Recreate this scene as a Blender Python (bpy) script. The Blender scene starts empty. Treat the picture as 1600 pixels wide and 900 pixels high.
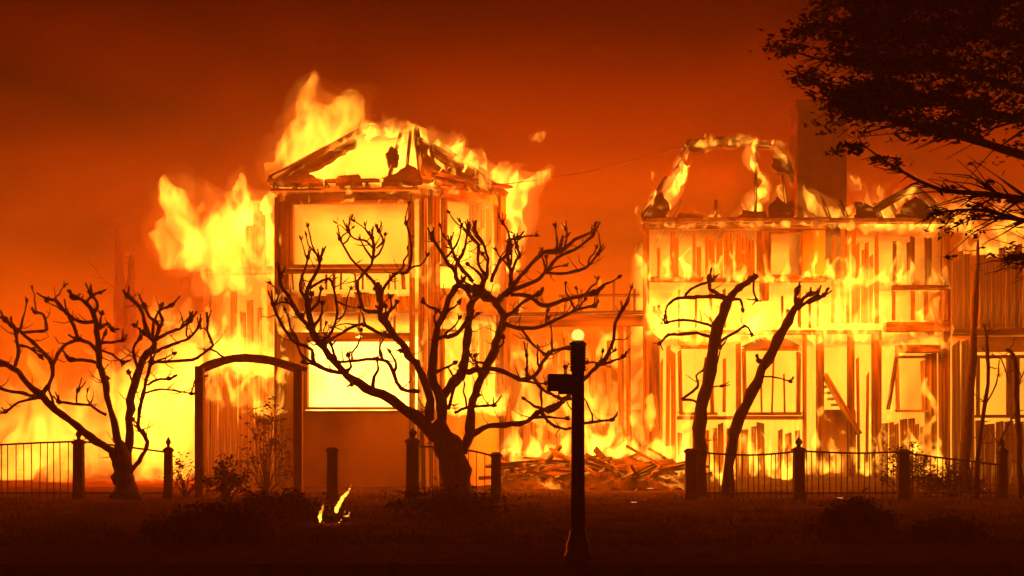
import bpy, bmesh, math, random
from mathutils import Vector, Matrix, noise

random.seed(7)
sc = bpy.context.scene
COL = sc.collection

# ------------------------------------------------------------------ camera
FPX, EYE, HOR = 2200.0, 1.7, 663.0        # focal length in pixels of a 1600 px wide frame, eye height, horizon row
cam_d = bpy.data.cameras.new('camera'); cam = bpy.data.objects.new('camera', cam_d); COL.objects.link(cam)
cam_d.sensor_fit = 'HORIZONTAL'; cam_d.sensor_width = 36.0; cam_d.lens = FPX / 1600 * 36
cam_d.shift_y = (HOR - 450) / 1600; cam_d.clip_end = 3000; cam_d.clip_start = 0.05
cam.location = (0, 0, EYE); cam.rotation_euler = (math.radians(90), 0, 0)
sc.camera = cam

# ------------------------------------------------------------------ sky: night, smoke lit red from below
w = bpy.data.worlds.new('World'); sc.world = w; w.use_nodes = True
nt = w.node_tree; nt.nodes.clear()
out = nt.nodes.new('ShaderNodeOutputWorld')
sky = nt.nodes.new('ShaderNodeTexSky'); sky.sky_type = 'NISHITA'; sky.sun_disc = False
sky.sun_elevation = math.radians(-8); sky.sun_rotation = math.radians(200)
bg1 = nt.nodes.new('ShaderNodeBackground'); bg1.inputs['Strength'].default_value = 0.01
nt.links.new(sky.outputs['Color'], bg1.inputs['Color'])
tc = nt.nodes.new('ShaderNodeTexCoord'); sep = nt.nodes.new('ShaderNodeSeparateXYZ')
nt.links.new(tc.outputs['Generated'], sep.inputs[0])
ramp = nt.nodes.new('ShaderNodeValToRGB')
cr = ramp.color_ramp
cr.elements[0].position = 0.0; cr.elements[0].color = (0.85, 0.095, 0.0, 1)
cr.elements[1].position = 0.50; cr.elements[1].color = (0.012, 0.0005, 0.0, 1)
for pos, c in ((0.10, (0.50, 0.046, 0.0, 1)), (0.19, (0.13, 0.0062, 0.0, 1)), (0.28, (0.03, 0.001, 0.0, 1))):
    e = cr.elements.new(pos); e.color = c
nt.links.new(sep.outputs['Z'], ramp.inputs['Fac'])
# rolling unevenness of the smoke overhead
smap = nt.nodes.new('ShaderNodeMapping'); smap.inputs['Scale'].default_value = (3.2, 3.2, 6.5)
sn = nt.nodes.new('ShaderNodeTexNoise'); sn.inputs['Scale'].default_value = 1.0; sn.inputs['Detail'].default_value = 5; sn.inputs['Distortion'].default_value = 0.9
nt.links.new(tc.outputs['Generated'], smap.inputs['Vector']); nt.links.new(smap.outputs[0], sn.inputs['Vector'])
smr = nt.nodes.new('ShaderNodeMapRange'); smr.inputs['From Min'].default_value = 0.36; smr.inputs['From Max'].default_value = 0.7; smr.inputs['To Min'].default_value = 0.0; smr.inputs['To Max'].default_value = 3.0
nt.links.new(sn.outputs['Fac'], smr.inputs['Value'])
bg2 = nt.nodes.new('ShaderNodeBackground'); sst = nt.nodes.new('ShaderNodeMath'); sst.operation = 'MULTIPLY'; sst.inputs[1].default_value = 0.95
nt.links.new(smr.outputs[0], sst.inputs[0]); nt.links.new(sst.outputs[0], bg2.inputs['Strength'])
nt.links.new(ramp.outputs['Color'], bg2.inputs['Color'])
addw = nt.nodes.new('ShaderNodeAddShader')
nt.links.new(bg1.outputs[0], addw.inputs[0]); nt.links.new(bg2.outputs[0], addw.inputs[1])
nt.links.new(addw.outputs[0], out.inputs['Surface'])

# ------------------------------------------------------------------ exposure and render settings
vs = sc.view_settings
vs.view_transform = 'Standard'; vs.look = 'None'; vs.exposure = 0; vs.gamma = 1; vs.use_curve_mapping = False
cy = sc.cycles
cy.max_bounces = 3; cy.diffuse_bounces = 1; cy.glossy_bounces = 1; cy.transmission_bounces = 2
cy.volume_bounces = 0; cy.transparent_max_bounces = 24
cy.caustics_reflective = False; cy.caustics_refractive = False
cy.sample_clamp_indirect = 1.5; cy.sample_clamp_direct = 0
cy.use_denoising = True
try: cy.denoiser = 'OPENIMAGEDENOISE'
except Exception: pass
cy.use_adaptive_sampling = True; cy.adaptive_threshold = 0.03

HAZE_DENSITY = 0.0088
FIRE_RGB = (1.0, 0.34, 0.022)             # hue of burning gas
LIGHT_RGB = (1.0, 0.032, 0.0001)           # light of the fire after passing through smoke
FRONT_RGB = (1.0, 0.115, 0.0005)          # light close to the facades, seen through little smoke
LIGHT_GAIN = 0.46
REAR_GAIN = 1.8  # boost for the lamps added at the rear to brighten the low sky
FLAME_GAIN = 3.0
GAS_STEP = 0.5

# ------------------------------------------------------------------ helpers
def P(px, py, Y):
    return Vector(((px - 800) / FPX * Y, Y, EYE - (py - HOR) / FPX * Y))

def tag(o, label=None, cat=None, group=None, kind=None):
    if label: o['label'] = label
    if cat: o['category'] = cat
    if group: o['group'] = group
    if kind: o['kind'] = kind
    return o

def link(name, mesh, mat=None, parent=None):
    o = bpy.data.objects.new(name, mesh); COL.objects.link(o)
    if mat is not None and mesh is not None and len(mesh.materials) == 0: mesh.materials.append(mat)
    if parent is not None: o.parent = parent
    return o

def empty(name, loc=(0, 0, 0)):
    o = bpy.data.objects.new(name, None); COL.objects.link(o); o.location = loc
    o.empty_display_size = 0.2
    return o

def put(o, parent):
    """parent an object whose vertices are in world space under an Empty that has only a translation"""
    o.parent = parent; o.matrix_parent_inverse = Matrix.Translation(-Vector(parent.location))
    return o

def mesh_of(name, verts, faces, smooth=False):
    m = bpy.data.meshes.new(name); m.from_pydata([tuple(v) for v in verts], [], faces); m.update()
    if smooth: m.polygons.foreach_set('use_smooth', [True] * len(m.polygons))
    return m

def bm_mesh(name, bm, smooth=False):
    m = bpy.data.meshes.new(name); bm.to_mesh(m); bm.free()
    if smooth: m.polygons.foreach_set('use_smooth', [True] * len(m.polygons))
    return m

# ------------------------------------------------------------------ materials
def surf(name, c1, c2, scale=4.0, rough=0.85, detail=6, stretch=(1, 1, 1), bump=0.3, contrast=(0.35, 0.65), ember=0.0, spec=0.2):
    m = bpy.data.materials.new(name); m.use_nodes = True
    n = m.node_tree; b = n.nodes['Principled BSDF']
    t = n.nodes.new('ShaderNodeTexCoord'); mp = n.nodes.new('ShaderNodeMapping'); mp.inputs['Scale'].default_value = stretch
    n.links.new(t.outputs['Object'], mp.inputs['Vector'])
    nz = n.nodes.new('ShaderNodeTexNoise'); nz.inputs['Scale'].default_value = scale; nz.inputs['Detail'].default_value = detail
    n.links.new(mp.outputs[0], nz.inputs['Vector'])
    r = n.nodes.new('ShaderNodeValToRGB'); r.color_ramp.elements[0].position = contrast[0]; r.color_ramp.elements[1].position = contrast[1]
    r.color_ramp.elements[0].color = (*c1, 1); r.color_ramp.elements[1].color = (*c2, 1)
    n.links.new(nz.outputs['Fac'], r.inputs['Fac']); n.links.new(r.outputs['Color'], b.inputs['Base Color'])
    b.inputs['Roughness'].default_value = rough; b.inputs['Specular IOR Level'].default_value = spec
    if bump:
        bp = n.nodes.new('ShaderNodeBump'); bp.inputs['Strength'].default_value = bump; bp.inputs['Distance'].default_value = 0.03
        n.links.new(nz.outputs['Fac'], bp.inputs['Height']); n.links.new(bp.outputs['Normal'], b.inputs['Normal'])
    if ember:                                              # glowing cracks of burning wood
        n2 = n.nodes.new('ShaderNodeTexNoise'); n2.inputs['Scale'].default_value = 1.7; n2.inputs['Detail'].default_value = 7
        n.links.new(t.outputs['Object'], n2.inputs['Vector'])
        r2 = n.nodes.new('ShaderNodeValToRGB'); r2.color_ramp.elements[0].position = 0.56; r2.color_ramp.elements[1].position = 0.70
        r2.color_ramp.elements[0].color = (0, 0, 0, 1); r2.color_ramp.elements[1].color = (1, 0.30, 0.02, 1)
        n.links.new(n2.outputs['Fac'], r2.inputs['Fac']); n.links.new(r2.outputs['Color'], b.inputs['Emission Color'])
        b.inputs['Emission Strength'].default_value = ember
    return m

def emit_vol(name, strength, rgb=FIRE_RGB):
    m = bpy.data.materials.new(name); m.use_nodes = True
    n = m.node_tree; n.nodes.clear()
    o = n.nodes.new('ShaderNodeOutputMaterial'); e = n.nodes.new('ShaderNodeEmission')
    e.inputs['Color'].default_value = (*rgb, 1); e.inputs['Strength'].default_value = strength
    n.links.new(e.outputs[0], o.inputs['Volume'])
    return m

def gas_vol(name, strength, rgb, scale, con=0.5):
    """burning gas in curling streaks"""
    m = bpy.data.materials.new(name); m.use_nodes = True
    n = m.node_tree; n.nodes.clear()
    o = n.nodes.new('ShaderNodeOutputMaterial'); e = n.nodes.new('ShaderNodeEmission'); e.inputs['Color'].default_value = (*rgb, 1)
    t = n.nodes.new('ShaderNodeTexCoord'); mp = n.nodes.new('ShaderNodeMapping'); mp.inputs['Scale'].default_value = (1, 0.8, 0.5); mp.inputs['Rotation'].default_value = (0, 0.25, 0)
    nz = n.nodes.new('ShaderNodeTexNoise'); nz.inputs['Scale'].default_value = scale; nz.inputs['Detail'].default_value = 3.0; nz.inputs['Distortion'].default_value = 1.4
    mr = n.nodes.new('ShaderNodeMapRange'); mr.inputs['From Min'].default_value = 0.34 + 0.13 * con; mr.inputs['From Max'].default_value = 0.68 - 0.09 * con; mr.inputs['To Min'].default_value = 0.08 * strength * (1 - con); mr.inputs['To Max'].default_value = (2.2 + 1.4 * con) * strength
    n.links.new(t.outputs['Object'], mp.inputs['Vector']); n.links.new(mp.outputs[0], nz.inputs['Vector']); n.links.new(nz.outputs['Fac'], mr.inputs['Value']); n.links.new(mr.outputs[0], e.inputs['Strength'])
    n.links.new(e.outputs[0], o.inputs['Volume'])
    try: m.cycles.volume_step_rate = GAS_STEP
    except Exception: pass
    return m

def emit(name, strength, rgb):
    m = bpy.data.materials.new(name); m.use_nodes = True
    n = m.node_tree; n.nodes.clear()
    o = n.nodes.new('ShaderNodeOutputMaterial'); e = n.nodes.new('ShaderNodeEmission')
    e.inputs['Color'].default_value = (*rgb, 1); e.inputs['Strength'].default_value = strength
    n.links.new(e.outputs[0], o.inputs['Surface'])
    return m

M = dict(
    paint=surf('scorched_paint', (0.05, 0.035, 0.025), (0.55, 0.47, 0.36), 1.3, stretch=(1, 1, 0.5), contrast=(0.30, 0.62)),
    plank=surf('scorched_siding', (0.045, 0.032, 0.02), (0.36, 0.28, 0.20), 2.0, stretch=(3, 3, 0.4), contrast=(0.32, 0.62), ember=0.6),
    char=surf('charred_wood', (0.018, 0.013, 0.010), (0.13, 0.09, 0.06), 5, stretch=(2, 2, 0.6), ember=1.2),
    beam=surf('scorched_beam', (0.03, 0.02, 0.015), (0.25, 0.18, 0.12), 2.2, stretch=(1, 1, 1), ember=0.5),
    shingle=surf('burnt_shingle', (0.04, 0.033, 0.028), (0.13, 0.10, 0.085), 6, ember=0.8),
    brick=surf('sooty_brick', (0.02, 0.010, 0.008), (0.09, 0.04, 0.03), 3),
    bark=surf('bark', (0.015, 0.010, 0.007), (0.08, 0.055, 0.038), 14, stretch=(1, 1, 0.4), bump=0.6),
    iron=surf('fence_iron', (0.006, 0.006, 0.006), (0.02, 0.018, 0.016), 20, rough=0.55, bump=0.1, spec=0.03),
    post=surf('fence_post', (0.012, 0.009, 0.007), (0.045, 0.032, 0.022), 8),
    arch=surf('arch_timber', (0.12, 0.09, 0.06), (0.3, 0.23, 0.16), 8),
    lamp=surf('lamp_paint', (0.004, 0.004, 0.004), (0.012, 0.011, 0.010), 30, rough=0.45, bump=0.05, spec=0.03),
    soil=surf('scorched_lawn', (0.018, 0.014, 0.010), (0.085, 0.065, 0.04), 1.1, bump=0.8, spec=0.0),
    pave=surf('pavement', (0.02, 0.018, 0.016), (0.06, 0.055, 0.048), 3, bump=0.15, spec=0.0),
    road=surf('asphalt', (0.008, 0.008, 0.008), (0.025, 0.023, 0.022), 9, bump=0.4, spec=0.0),
    leaf=surf('leaf', (0.010, 0.014, 0.006), (0.035, 0.045, 0.018), 3, bump=0, spec=0.03),
    dry=surf('dry_leaf', (0.02, 0.014, 0.008), (0.07, 0.045, 0.02), 3, bump=0),
    grass=surf('scorched_grass', (0.018, 0.014, 0.009), (0.075, 0.058, 0.034), 3, bump=0, spec=0.0),
    rubble=surf('ash_rubble', (0.015, 0.012, 0.010), (0.10, 0.08, 0.07), 4, bump=0.8, ember=1.6),
    cable=surf('cable', (0.05, 0.04, 0.03), (0.12, 0.10, 0.08), 3, bump=0),
    sign=surf('sign_plate', (0.006, 0.006, 0.006), (0.015, 0.014, 0.013), 10, bump=0.0, spec=0.03),
)

# ------------------------------------------------------------------ ground, pavement, road (the setting)
def sheet(name, x0, x1, y0, y1, z, mat, nx=1, ny=1, amp=0.0):
    vs_, fs = [], []
    for j in range(ny + 1):
        for i in range(nx + 1):
            x = x0 + (x1 - x0) * i / nx; y = y0 + (y1 - y0) * j / ny
            vs_.append((x, y, z + (amp * noise.noise(Vector((x * 0.5, y * 0.5, 0))) if amp else 0)))
    for j in range(ny):
        for i in range(nx):
            a = j * (nx + 1) + i; fs.append((a, a + 1, a + nx + 2, a + nx + 1))
    return tag(link(name, mesh_of(name, vs_, fs, True), mat), kind='structure')

sheet('ground', -190, 190, -25, 330, -0.13, M['soil'])
sheet('lawn', -60, 60, 19.6, 90, 0.0, M['soil'], 140, 110, 0.05)
sheet('road', -120, 120, -20, 16.9, -0.12, M['road'])
def slab(name, x0, x1, y0, y1, z0, z1, mat):
    v = [(x, y, z) for z in (z0, z1) for (x, y) in ((x0, y0), (x1, y0), (x1, y1), (x0, y1))]
    return link(name, mesh_of(name, v, [(0, 3, 2, 1), (4, 5, 6, 7), (0, 1, 5, 4), (1, 2, 6, 5), (2, 3, 7, 6), (3, 0, 4, 7)]), mat)
pav = tag(empty('pavement'), kind='structure')
for i in range(16):                                        # concrete bays with open joints
    b = slab('paving_bay', -12 + i * 1.5 + 0.01, -12 + (i + 1) * 1.5 - 0.01, 17.12, 19.6, -0.12, 0.008 + random.uniform(-0.004, 0.004), M['pave']); put(b, pav)
for i in range(16):
    b = slab('kerb_stone', -12 + i * 1.5 + 0.012, -12 + (i + 1) * 1.5 - 0.012, 16.95, 17.1, -0.13, 0.02, M['pave']); put(b, pav)

# ------------------------------------------------------------------ boxes and planks on a wall line
CUBE = {}
def jag_mesh(key, mat, k):
    """unit plank (x -.5..+.5, y -.5..+.5, z 0..1) with a burnt uneven top and slightly wandering edges"""
    r = random.Random(k * 31 + 5)
    n = 3
    vs_, fs = [], []
    for j in range(n + 1):
        z = j / n
        dl, dr = r.uniform(-0.06, 0.06), r.uniform(-0.06, 0.06)
        zt = [z, z]
        if j == n: zt = [1 - r.uniform(0, 0.06), 1 - r.uniform(0, 0.06)]
        for yy in (-0.5, 0.5):
            vs_.append((-0.5 + dl, yy, zt[0])); vs_.append((0.5 + dr, yy, zt[1]))
    for j in range(n):
        a = j * 4; b = a + 4
        fs += [(a, a + 1, b + 1, b), (a + 3, a + 2, b + 2, b + 3), (a + 2, a, b, b + 2), (a + 1, a + 3, b + 3, b + 1)]
    fs += [(0, 2, 3, 1), (n * 4, n * 4 + 1, n * 4 + 3, n * 4 + 2)]
    return mesh_of(key, vs_, fs)
def unit(mat, jag):
    k = random.randrange(5) if jag else 0
    key = (mat, jag, k)
    if key not in CUBE:
        if jag: me = jag_mesh('plank_' + mat + str(k), mat, k)
        else:
            bm = bmesh.new(); bmesh.ops.create_cube(bm, size=1.0)
            for v in bm.verts: v.co.z += 0.5
            bmesh.ops.bevel(bm, geom=list(bm.edges), offset=0.03, segments=1, affect='EDGES')
            me = bm_mesh('beam_' + mat, bm)
        me.materials.append(M[mat]); CUBE[key] = me
    return CUBE[key]

class Wall:
    """a vertical wall line between two points (px, depth); parts are given in picture rows and columns"""
    def __init__(self, root, xa, Ya, xb, Yb):
        self.root = root
        self.A = P(xa, 0, Ya); self.B = P(xb, 0, Yb); self.xa, self.xb, self.Ya, self.Yb = xa, xb, Ya, Yb
        self.Ym = (Ya + Yb) / 2
        d = self.B - self.A; d.z = 0; self.ang = math.atan2(d.y, d.x); self.n = Vector((math.sin(self.ang), -math.cos(self.ang), 0))
    def pt(self, px):
        # intersection of the sight line of the column with the wall line
        s = (px - 800) / FPX
        a, b = self.A, self.B
        den = (b.x - a.x) - s * (b.y - a.y)
        t = (s * a.y - a.x) / den
        return Vector((a.x + t * (b.x - a.x), a.y + t * (b.y - a.y), 0))
    def z(self, py): return EYE - (py - HOR) / FPX * self.Ym
    def part(self, name, x0, y0, x1, y1, mat, thick=0.15, off=0.0, jag=False, tilt=0.0, parent=None):
        a, b = self.pt(x0), self.pt(x1); c = (a + b) / 2 + self.n * off
        o = bpy.data.objects.new(name, unit(mat, jag)); COL.objects.link(o)
        z0, z1 = self.z(y1), self.z(y0)
        o.scale = ((b - a).length, thick, z1 - z0)
        o.rotation_euler = (0, tilt, self.ang)
        o.location = Vector((c.x, c.y, z0)) - Vector(self.root.location)
        o.parent = self.root
        if parent is not None:
            o.parent = parent
            bpy.context.view_layer.update()
            o.matrix_parent_inverse = parent.matrix_world.inverted() @ Matrix.Translation(self.root.location)
        return o
    def planks(self, name, x0, y0, x1, y1, mat, step, gap=0.25, jitter=10, drop=0.2, thick=0.06, off=0.0):
        x = x0
        while x < x1 - 2:
            wd = step * random.uniform(0.55, 1.05); nx = min(x + wd, x1)
            if random.random() > drop:
                self.part(name, x, y0 + random.uniform(0, jitter), nx, y1, mat, thick, off + random.uniform(-0.03, 0.03), True, random.uniform(-0.012, 0.012))
            x = nx + step * random.uniform(0, gap * 2)

def line_beam(name, a, b, wid, dep, mat, root):
    """straight beam between two world points"""
    a, b = Vector(a), Vector(b); d = b - a; L = d.length
    o = bpy.data.objects.new(name, unit(mat, False)); COL.objects.link(o)
    q = d.to_track_quat('Z', 'Y'); o.rotation_mode = 'QUATERNION'; o.rotation_quaternion = q
    o.scale = (wid, dep, L); o.location = a - Vector(root.location); o.parent = root
    return o

def plane_hit(px, py, p0, nrm):
    d = Vector(((px - 800) / FPX, 1.0, -(py - HOR) / FPX)); o = Vector((0, 0, EYE))
    return o + d * ((p0 - o).dot(nrm) / d.dot(nrm))
def shard(name, pts, p0, nrm, thick, mat, root):
    """roof panel piece whose outline lies on a roof plane"""
    top = [plane_hit(x, y, p0, nrm) for x, y in pts]
    # break the outline up so the burnt edge is ragged
    ring = []
    for i, a in enumerate(top):
        b = top[(i + 1) % len(top)]; L = (b - a).length; k = max(1, int(L / 0.16))
        for j in range(k):
            p = a.lerp(b, j / k)
            if j: p += (b - a).normalized().cross(nrm) * random.uniform(-0.06, 0.06)
            ring.append(p)
    bm = bmesh.new()
    f = bm.faces.new([bm.verts.new(p) for p in ring])
    r = bmesh.ops.extrude_face_region(bm, geom=[f])
    for v in r['geom']:
        if isinstance(v, bmesh.types.BMVert): v.co -= nrm * thick
    bmesh.ops.recalc_face_normals(bm, faces=bm.faces)
    bmesh.ops.triangulate(bm, faces=[x for x in bm.faces if len(x.verts) > 4])
    return put(link(name, bm_mesh(name, bm), M[mat]), root)

# ------------------------------------------------------------------ fire: closed bodies of burning gas
VM = {}
def vol(strength, rgb=FIRE_RGB):
    k = (round(strength, 3), rgb)
    if k not in VM: VM[k] = emit_vol('gas_and_glow_%g' % strength, strength, rgb)
    return VM[k]

def gas(strength, rgb, scale, con=0.5):
    k = ('gas', round(strength, 3), rgb, round(scale, 2), con)
    if k not in VM: VM[k] = gas_vol('curling_gas_%g' % strength, strength, rgb, scale, con)
    return VM[k]

def gas_mesh(name, tongues, voxel=0.07, amp=0.16, freq=1.1, depth=1.0, seed=0, wob=0.25):
    """union of tapered tongues (px, py, Y, r_px), remeshed and curled by turbulence"""
    rnd = random.Random(seed)
    bm = bmesh.new()
    for tg in tongues:
        pts = [(P(a, b, Y), r / FPX * Y) for a, b, Y, r in tg]
        if len(pts) == 1: pts = pts + [(pts[0][0] + Vector((0, 0, 0.05)), pts[0][1])]
        for i in range(len(pts) - 1):
            (p, r), (q, s) = pts[i], pts[i + 1]
            L = (q - p).length; k = max(1, int(L / max(0.05, 0.45 * min(r, s) + 0.02)))
            for j in range(k + (1 if i == len(pts) - 2 else 0)):
                t = j / k; c = p.lerp(q, t); rr = max(r + (s - r) * t, voxel * 0.9)
                c = c + Vector((rnd.uniform(-1, 1), rnd.uniform(-1, 1) * 0.8, rnd.uniform(-1, 1))) * rr * wob
                m = Matrix.Translation(c) @ Matrix.Diagonal((rr, rr * depth, rr * 1.15, 1))
                bmesh.ops.create_icosphere(bm, subdivisions=1 if rr < 0.25 else 2, radius=1.0, matrix=m)
    me = bm_mesh(name + '_raw', bm)
    def remesh(m0, vx):
        tmp = bpy.data.objects.new('tmp', m0); COL.objects.link(tmp)
        md = tmp.modifiers.new('r', 'REMESH'); md.mode = 'VOXEL'; md.voxel_size = vx; md.use_smooth_shade = True
        dg = bpy.context.evaluated_depsgraph_get()
        r_ = bpy.data.meshes.new_from_object(tmp.evaluated_get(dg))
        bpy.data.objects.remove(tmp); bpy.data.meshes.remove(m0)
        return r_
    res = remesh(me, voxel)
    off = Vector((seed * 3.7, seed * 1.3, seed * 7.1))
    sl = Vector((freq, freq, freq * 0.55))
    for v in res.vertices:
        p = v.co
        q = Vector((p.x * sl.x, p.y * sl.y, p.z * sl.z)) + off
        t = noise.noise_vector(q); t2 = noise.noise_vector(q * 2.7); t3 = noise.noise_vector(q * 6.3)
        v.co = p + Vector((t.x, t.y, t.z * 0.7)) * amp * 1.5 + t2 * amp * 1.0 + t3 * amp * 0.45
    res.update()
    keep = res.copy()
    res = remesh(res, voxel * 0.9)          # closes every fold: one clean closed skin
    if len(res.vertices) < 8: res = keep
    else: bpy.data.meshes.remove(keep)
    res.name = name
    return res

def scaled(tongues, k, rise=0.0):
    return [[(x, y - rise * r, Y, r * k) for (x, y, Y, r) in tg] for tg in tongues]

def fire(name, label, tongues, strength, core=None, core_strength=0, voxel=0.07, amp=0.16, freq=1.1, depth=1.0, seed=0, lights=(), group=None, cat='fire', rgb=FIRE_RGB, soft=1.3, con=0.5, halo=0.0):
    """a flame: faint wide outer gas, brighter body, hottest core, with point lamps for its light and added fill"""
    m = gas_mesh('flame_body', scaled(tongues, 0.86), voxel, amp, freq, depth, seed)
    zmin = min(v.co.z for v in m.vertices); cx = sum(v.co.x for v in m.vertices) / len(m.vertices); cyy = sum(v.co.y for v in m.vertices) / len(m.vertices)
    root = tag(empty(name, (cx, cyy, zmin)), label, cat, group)
    put(link('flame_body', m, gas(strength * FLAME_GAIN, rgb, 0.14 / voxel, con)), root)
    if soft:
        mo = gas_mesh('outer_flame', scaled(tongues, soft, 0.25), voxel * 1.2, amp * 1.5, freq * 0.8, depth, seed + 100)
        put(link('outer_flame', mo, vol(strength * FLAME_GAIN * 0.2, (rgb[0], rgb[1] * 0.75, rgb[2]))), root)
    if halo:                                               # added emissive shell imitating the soft orange glow round a plume
        mh = gas_mesh('glow_shell', scaled(tongues, 1.55, 0.4), voxel * 1.6, amp * 2.0, freq * 0.6, depth, seed + 200)
        put(link('glow_shell', mh, vol(halo, (rgb[0], rgb[1] * 0.45, 0.0))), root)
    if core:
        mc = gas_mesh('inner_flame', core, voxel, amp * 0.9, freq * 1.3, depth, seed + 50)
        put(link('inner_flame', mc, vol(core_strength * FLAME_GAIN, rgb)), root)
    for lt in lights:
        px, py, Y, W, rad = lt[:5]
        ld = bpy.data.lights.new('fire_fill_light', 'POINT'); ld.energy = W * LIGHT_GAIN * (REAR_GAIN if Y > 46 else 1.0); ld.color = lt[5] if len(lt) > 5 else (FRONT_RGB if Y < 38.4 else LIGHT_RGB); ld.shadow_soft_size = rad
        lo = bpy.data.objects.new('fire_fill_light', ld); COL.objects.link(lo); lo.parent = root; lo.location = P(px, py, Y) - root.location
    return root

def licks(x0, y0, x1, y1, Y, n, h0, h1, r, lean=0.0, seed=1, dY=0.4, basefill=True):
    """n rising tongues whose feet run from (x0,y0) to (x1,y1)"""
    rnd = random.Random(seed); out_ = []
    for i in range(n):
        t = (i + rnd.uniform(0.1, 0.9)) / n
        bx, by = x0 + (x1 - x0) * t, y0 + (y1 - y0) * t
        h = rnd.uniform(h0, h1); rr = r * rnd.uniform(0.6, 1.2); ph = rnd.uniform(0, 6.28); yy = Y + rnd.uniform(-dY, dY)
        tg = []
        for k in range(5):
            u = k / 4
            tg.append((bx + lean * h * u + math.sin(ph + u * 4.5) * rr * 0.9 * u, by - h * u, yy, max(1.5, rr * (1 - u) ** 0.8 * (1.0 if k else 0.9))))
        out_.append(tg)
    if basefill:
        k = max(2, n)
        out_.append([(x0 + (x1 - x0) * i / k, y0 + (y1 - y0) * i / k, Y, r * 0.55) for i in range(k + 1)])
    return out_

def box_gas(name, x0, y0, x1, y1, Ya, Yb, strength, root, seed=0, amp=0.25, rgb=FIRE_RGB, curl=True):
    """room-sized body of flame with an uneven outside"""
    bm = bmesh.new(); bmesh.ops.create_cube(bm, size=1.0)
    bmesh.ops.subdivide_edges(bm, edges=list(bm.edges), cuts=7, use_grid_fill=True)
    a, b = P(x0, y1, Ya), P(x1, y0, Ya)
    for v in bm.verts:
        p = Vector((a.x + (b.x - a.x) * (v.co.x + 0.5), Ya + (Yb - Ya) * (v.co.y + 0.5), a.z + (b.z - a.z) * (v.co.z + 0.5)))
        q = p * 0.8 + Vector((seed, seed * 2, 0)); t = noise.noise_vector(q)
        # keep the front face flat behind the wall, let top and back roll
        p += Vector((t.x * 0.3, abs(t.y) * amp, t.z)) * amp
        v.co = p
    me = bm_mesh(name, bm, True)
    return put(link(name, me, gas(strength * 1.0, rgb, 0.75, -0.6) if curl else vol(strength, rgb)), root)

# ================================================================== LEFT HOUSE (hip roof, big windows)
YL = 38.0
lh = tag(empty('burning_house', P(560, 764, YL + 2)), 'two-storey house with hip roof and big picture windows, engulfed in flames at left', 'house')
lh.location.z = 0
F = Wall(lh, 430, YL, 655, YL - 0.2)           # front
S = Wall(lh, 655, YL - 0.2, 786, YL + 2.0)     # canted side
def wframe(W_, x0, y0, x1, y1, mat='beam', t=5, off=0.05, mull=(), j=False):
    """window: frame of four rails, mullions as sub-parts, no glass left"""
    tl = (lambda: random.uniform(-0.035, 0.035)) if j else (lambda: 0.0)
    W_.part('window_frame', x0 - t, y0 - t, x1 + t, y0, mat, 0.2, off, j, tl() * 0.3)
    W_.part('jamb', x0 - t, y0, x0, y1, mat, 0.18, off, j, tl())
    W_.part('jamb', x1, y0, x1 + t, y1, mat, 0.18, off, j, tl())
    W_.part('sill', x0 - t - 2, y1, x1 + t + 2, y1 + t, mat, 0.26, off + 0.04, j)
    for mx in mull: W_.part('mullion', mx - 1.2, y0 + (random.uniform(0, 40) if j else 0), mx + 1.2, y1, mat, 0.08, off - 0.04, j, tl())
# front wall
F.part('corner_post', 430, 298, 438, 760, 'beam', 0.25, 0, True); F.part('wall_board', 438.6, 304, 446, 520, 'plank', 0.18, 0, True, 0.004); F.part('wall_board', 438.6, 526, 446, 760, 'plank', 0.18, 0, True)
F.part('wall_panel', 446.5, 302, 540, 314, 'paint', 0.2); F.part('wall_panel', 541, 303, 640, 314, 'plank', 0.2, 0, True)
wframe(F, 460, 320, 638, 414, 'paint', 6)
F.part('wall_panel', 447, 314.5, 453, 452, 'paint', 0.2)
F.part('balcony_rail', 447, 423, 652, 430, 'beam', 0.12, 0.45)
for i in range(17):
    if i not in (3, 4, 8, 11, 12): bx = 452 + i * 12 + random.uniform(-3, 3); F.part('baluster', bx, 430, bx + random.uniform(1.5, 6), 455, 'beam', 0.05, 0.45, True, random.uniform(-0.1, 0.1))
for i in range(9): F.part('floor_band', 447 + i * 21.8, 456 + random.uniform(0, 9), 467.5 + i * 21.8, 489 - random.uniform(0, 3), 'plank' if i % 3 else 'paint', 0.3, 0.02, True, random.uniform(-0.01, 0.01))
F.part('transom_rail', 446.5, 519, 560, 530, 'paint', 0.2, 0, True); F.part('transom_rail', 562, 520, 642, 530, 'beam', 0.2, 0, True, 0.006)
for mx in (500, 560, 615): F.part('mullion', mx, 489.5, mx + 3, 518.5, 'beam', 0.1)
wframe(F, 482, 534, 640, 636, 'paint', 4, 0.03)
F.part('wall_panel', 447, 530.5, 477, 642, 'paint', 0.2)
F.part('wall_panel', 446.5, 642, 642, 764, 'paint', 0.24, 0.01)
F.planks('corner_post', 641, 298, 655, 760, 'beam', 6, 0.3, 4, 0.0, 0.2, 0.1)
# eave with brackets
F.part('fascia', 426, 284, 508, 289, 'beam', 0.2, 0.5, True, 0.004); F.part('fascia', 514, 285, 596, 290, 'char', 0.2, 0.5, True, -0.006); F.part('fascia', 604, 284, 658, 288, 'beam', 0.2, 0.5, True, 0.004)
F.part('soffit', 428, 298, 657, 302, 'paint', 0.55, 0.2)
for bx in (432, 462, 487, 512, 535, 552, 575, 600, 625, 648): F.part('bracket', bx, 289.5, bx + 3.5, 298, 'char', 0.5, 0.22)
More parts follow.
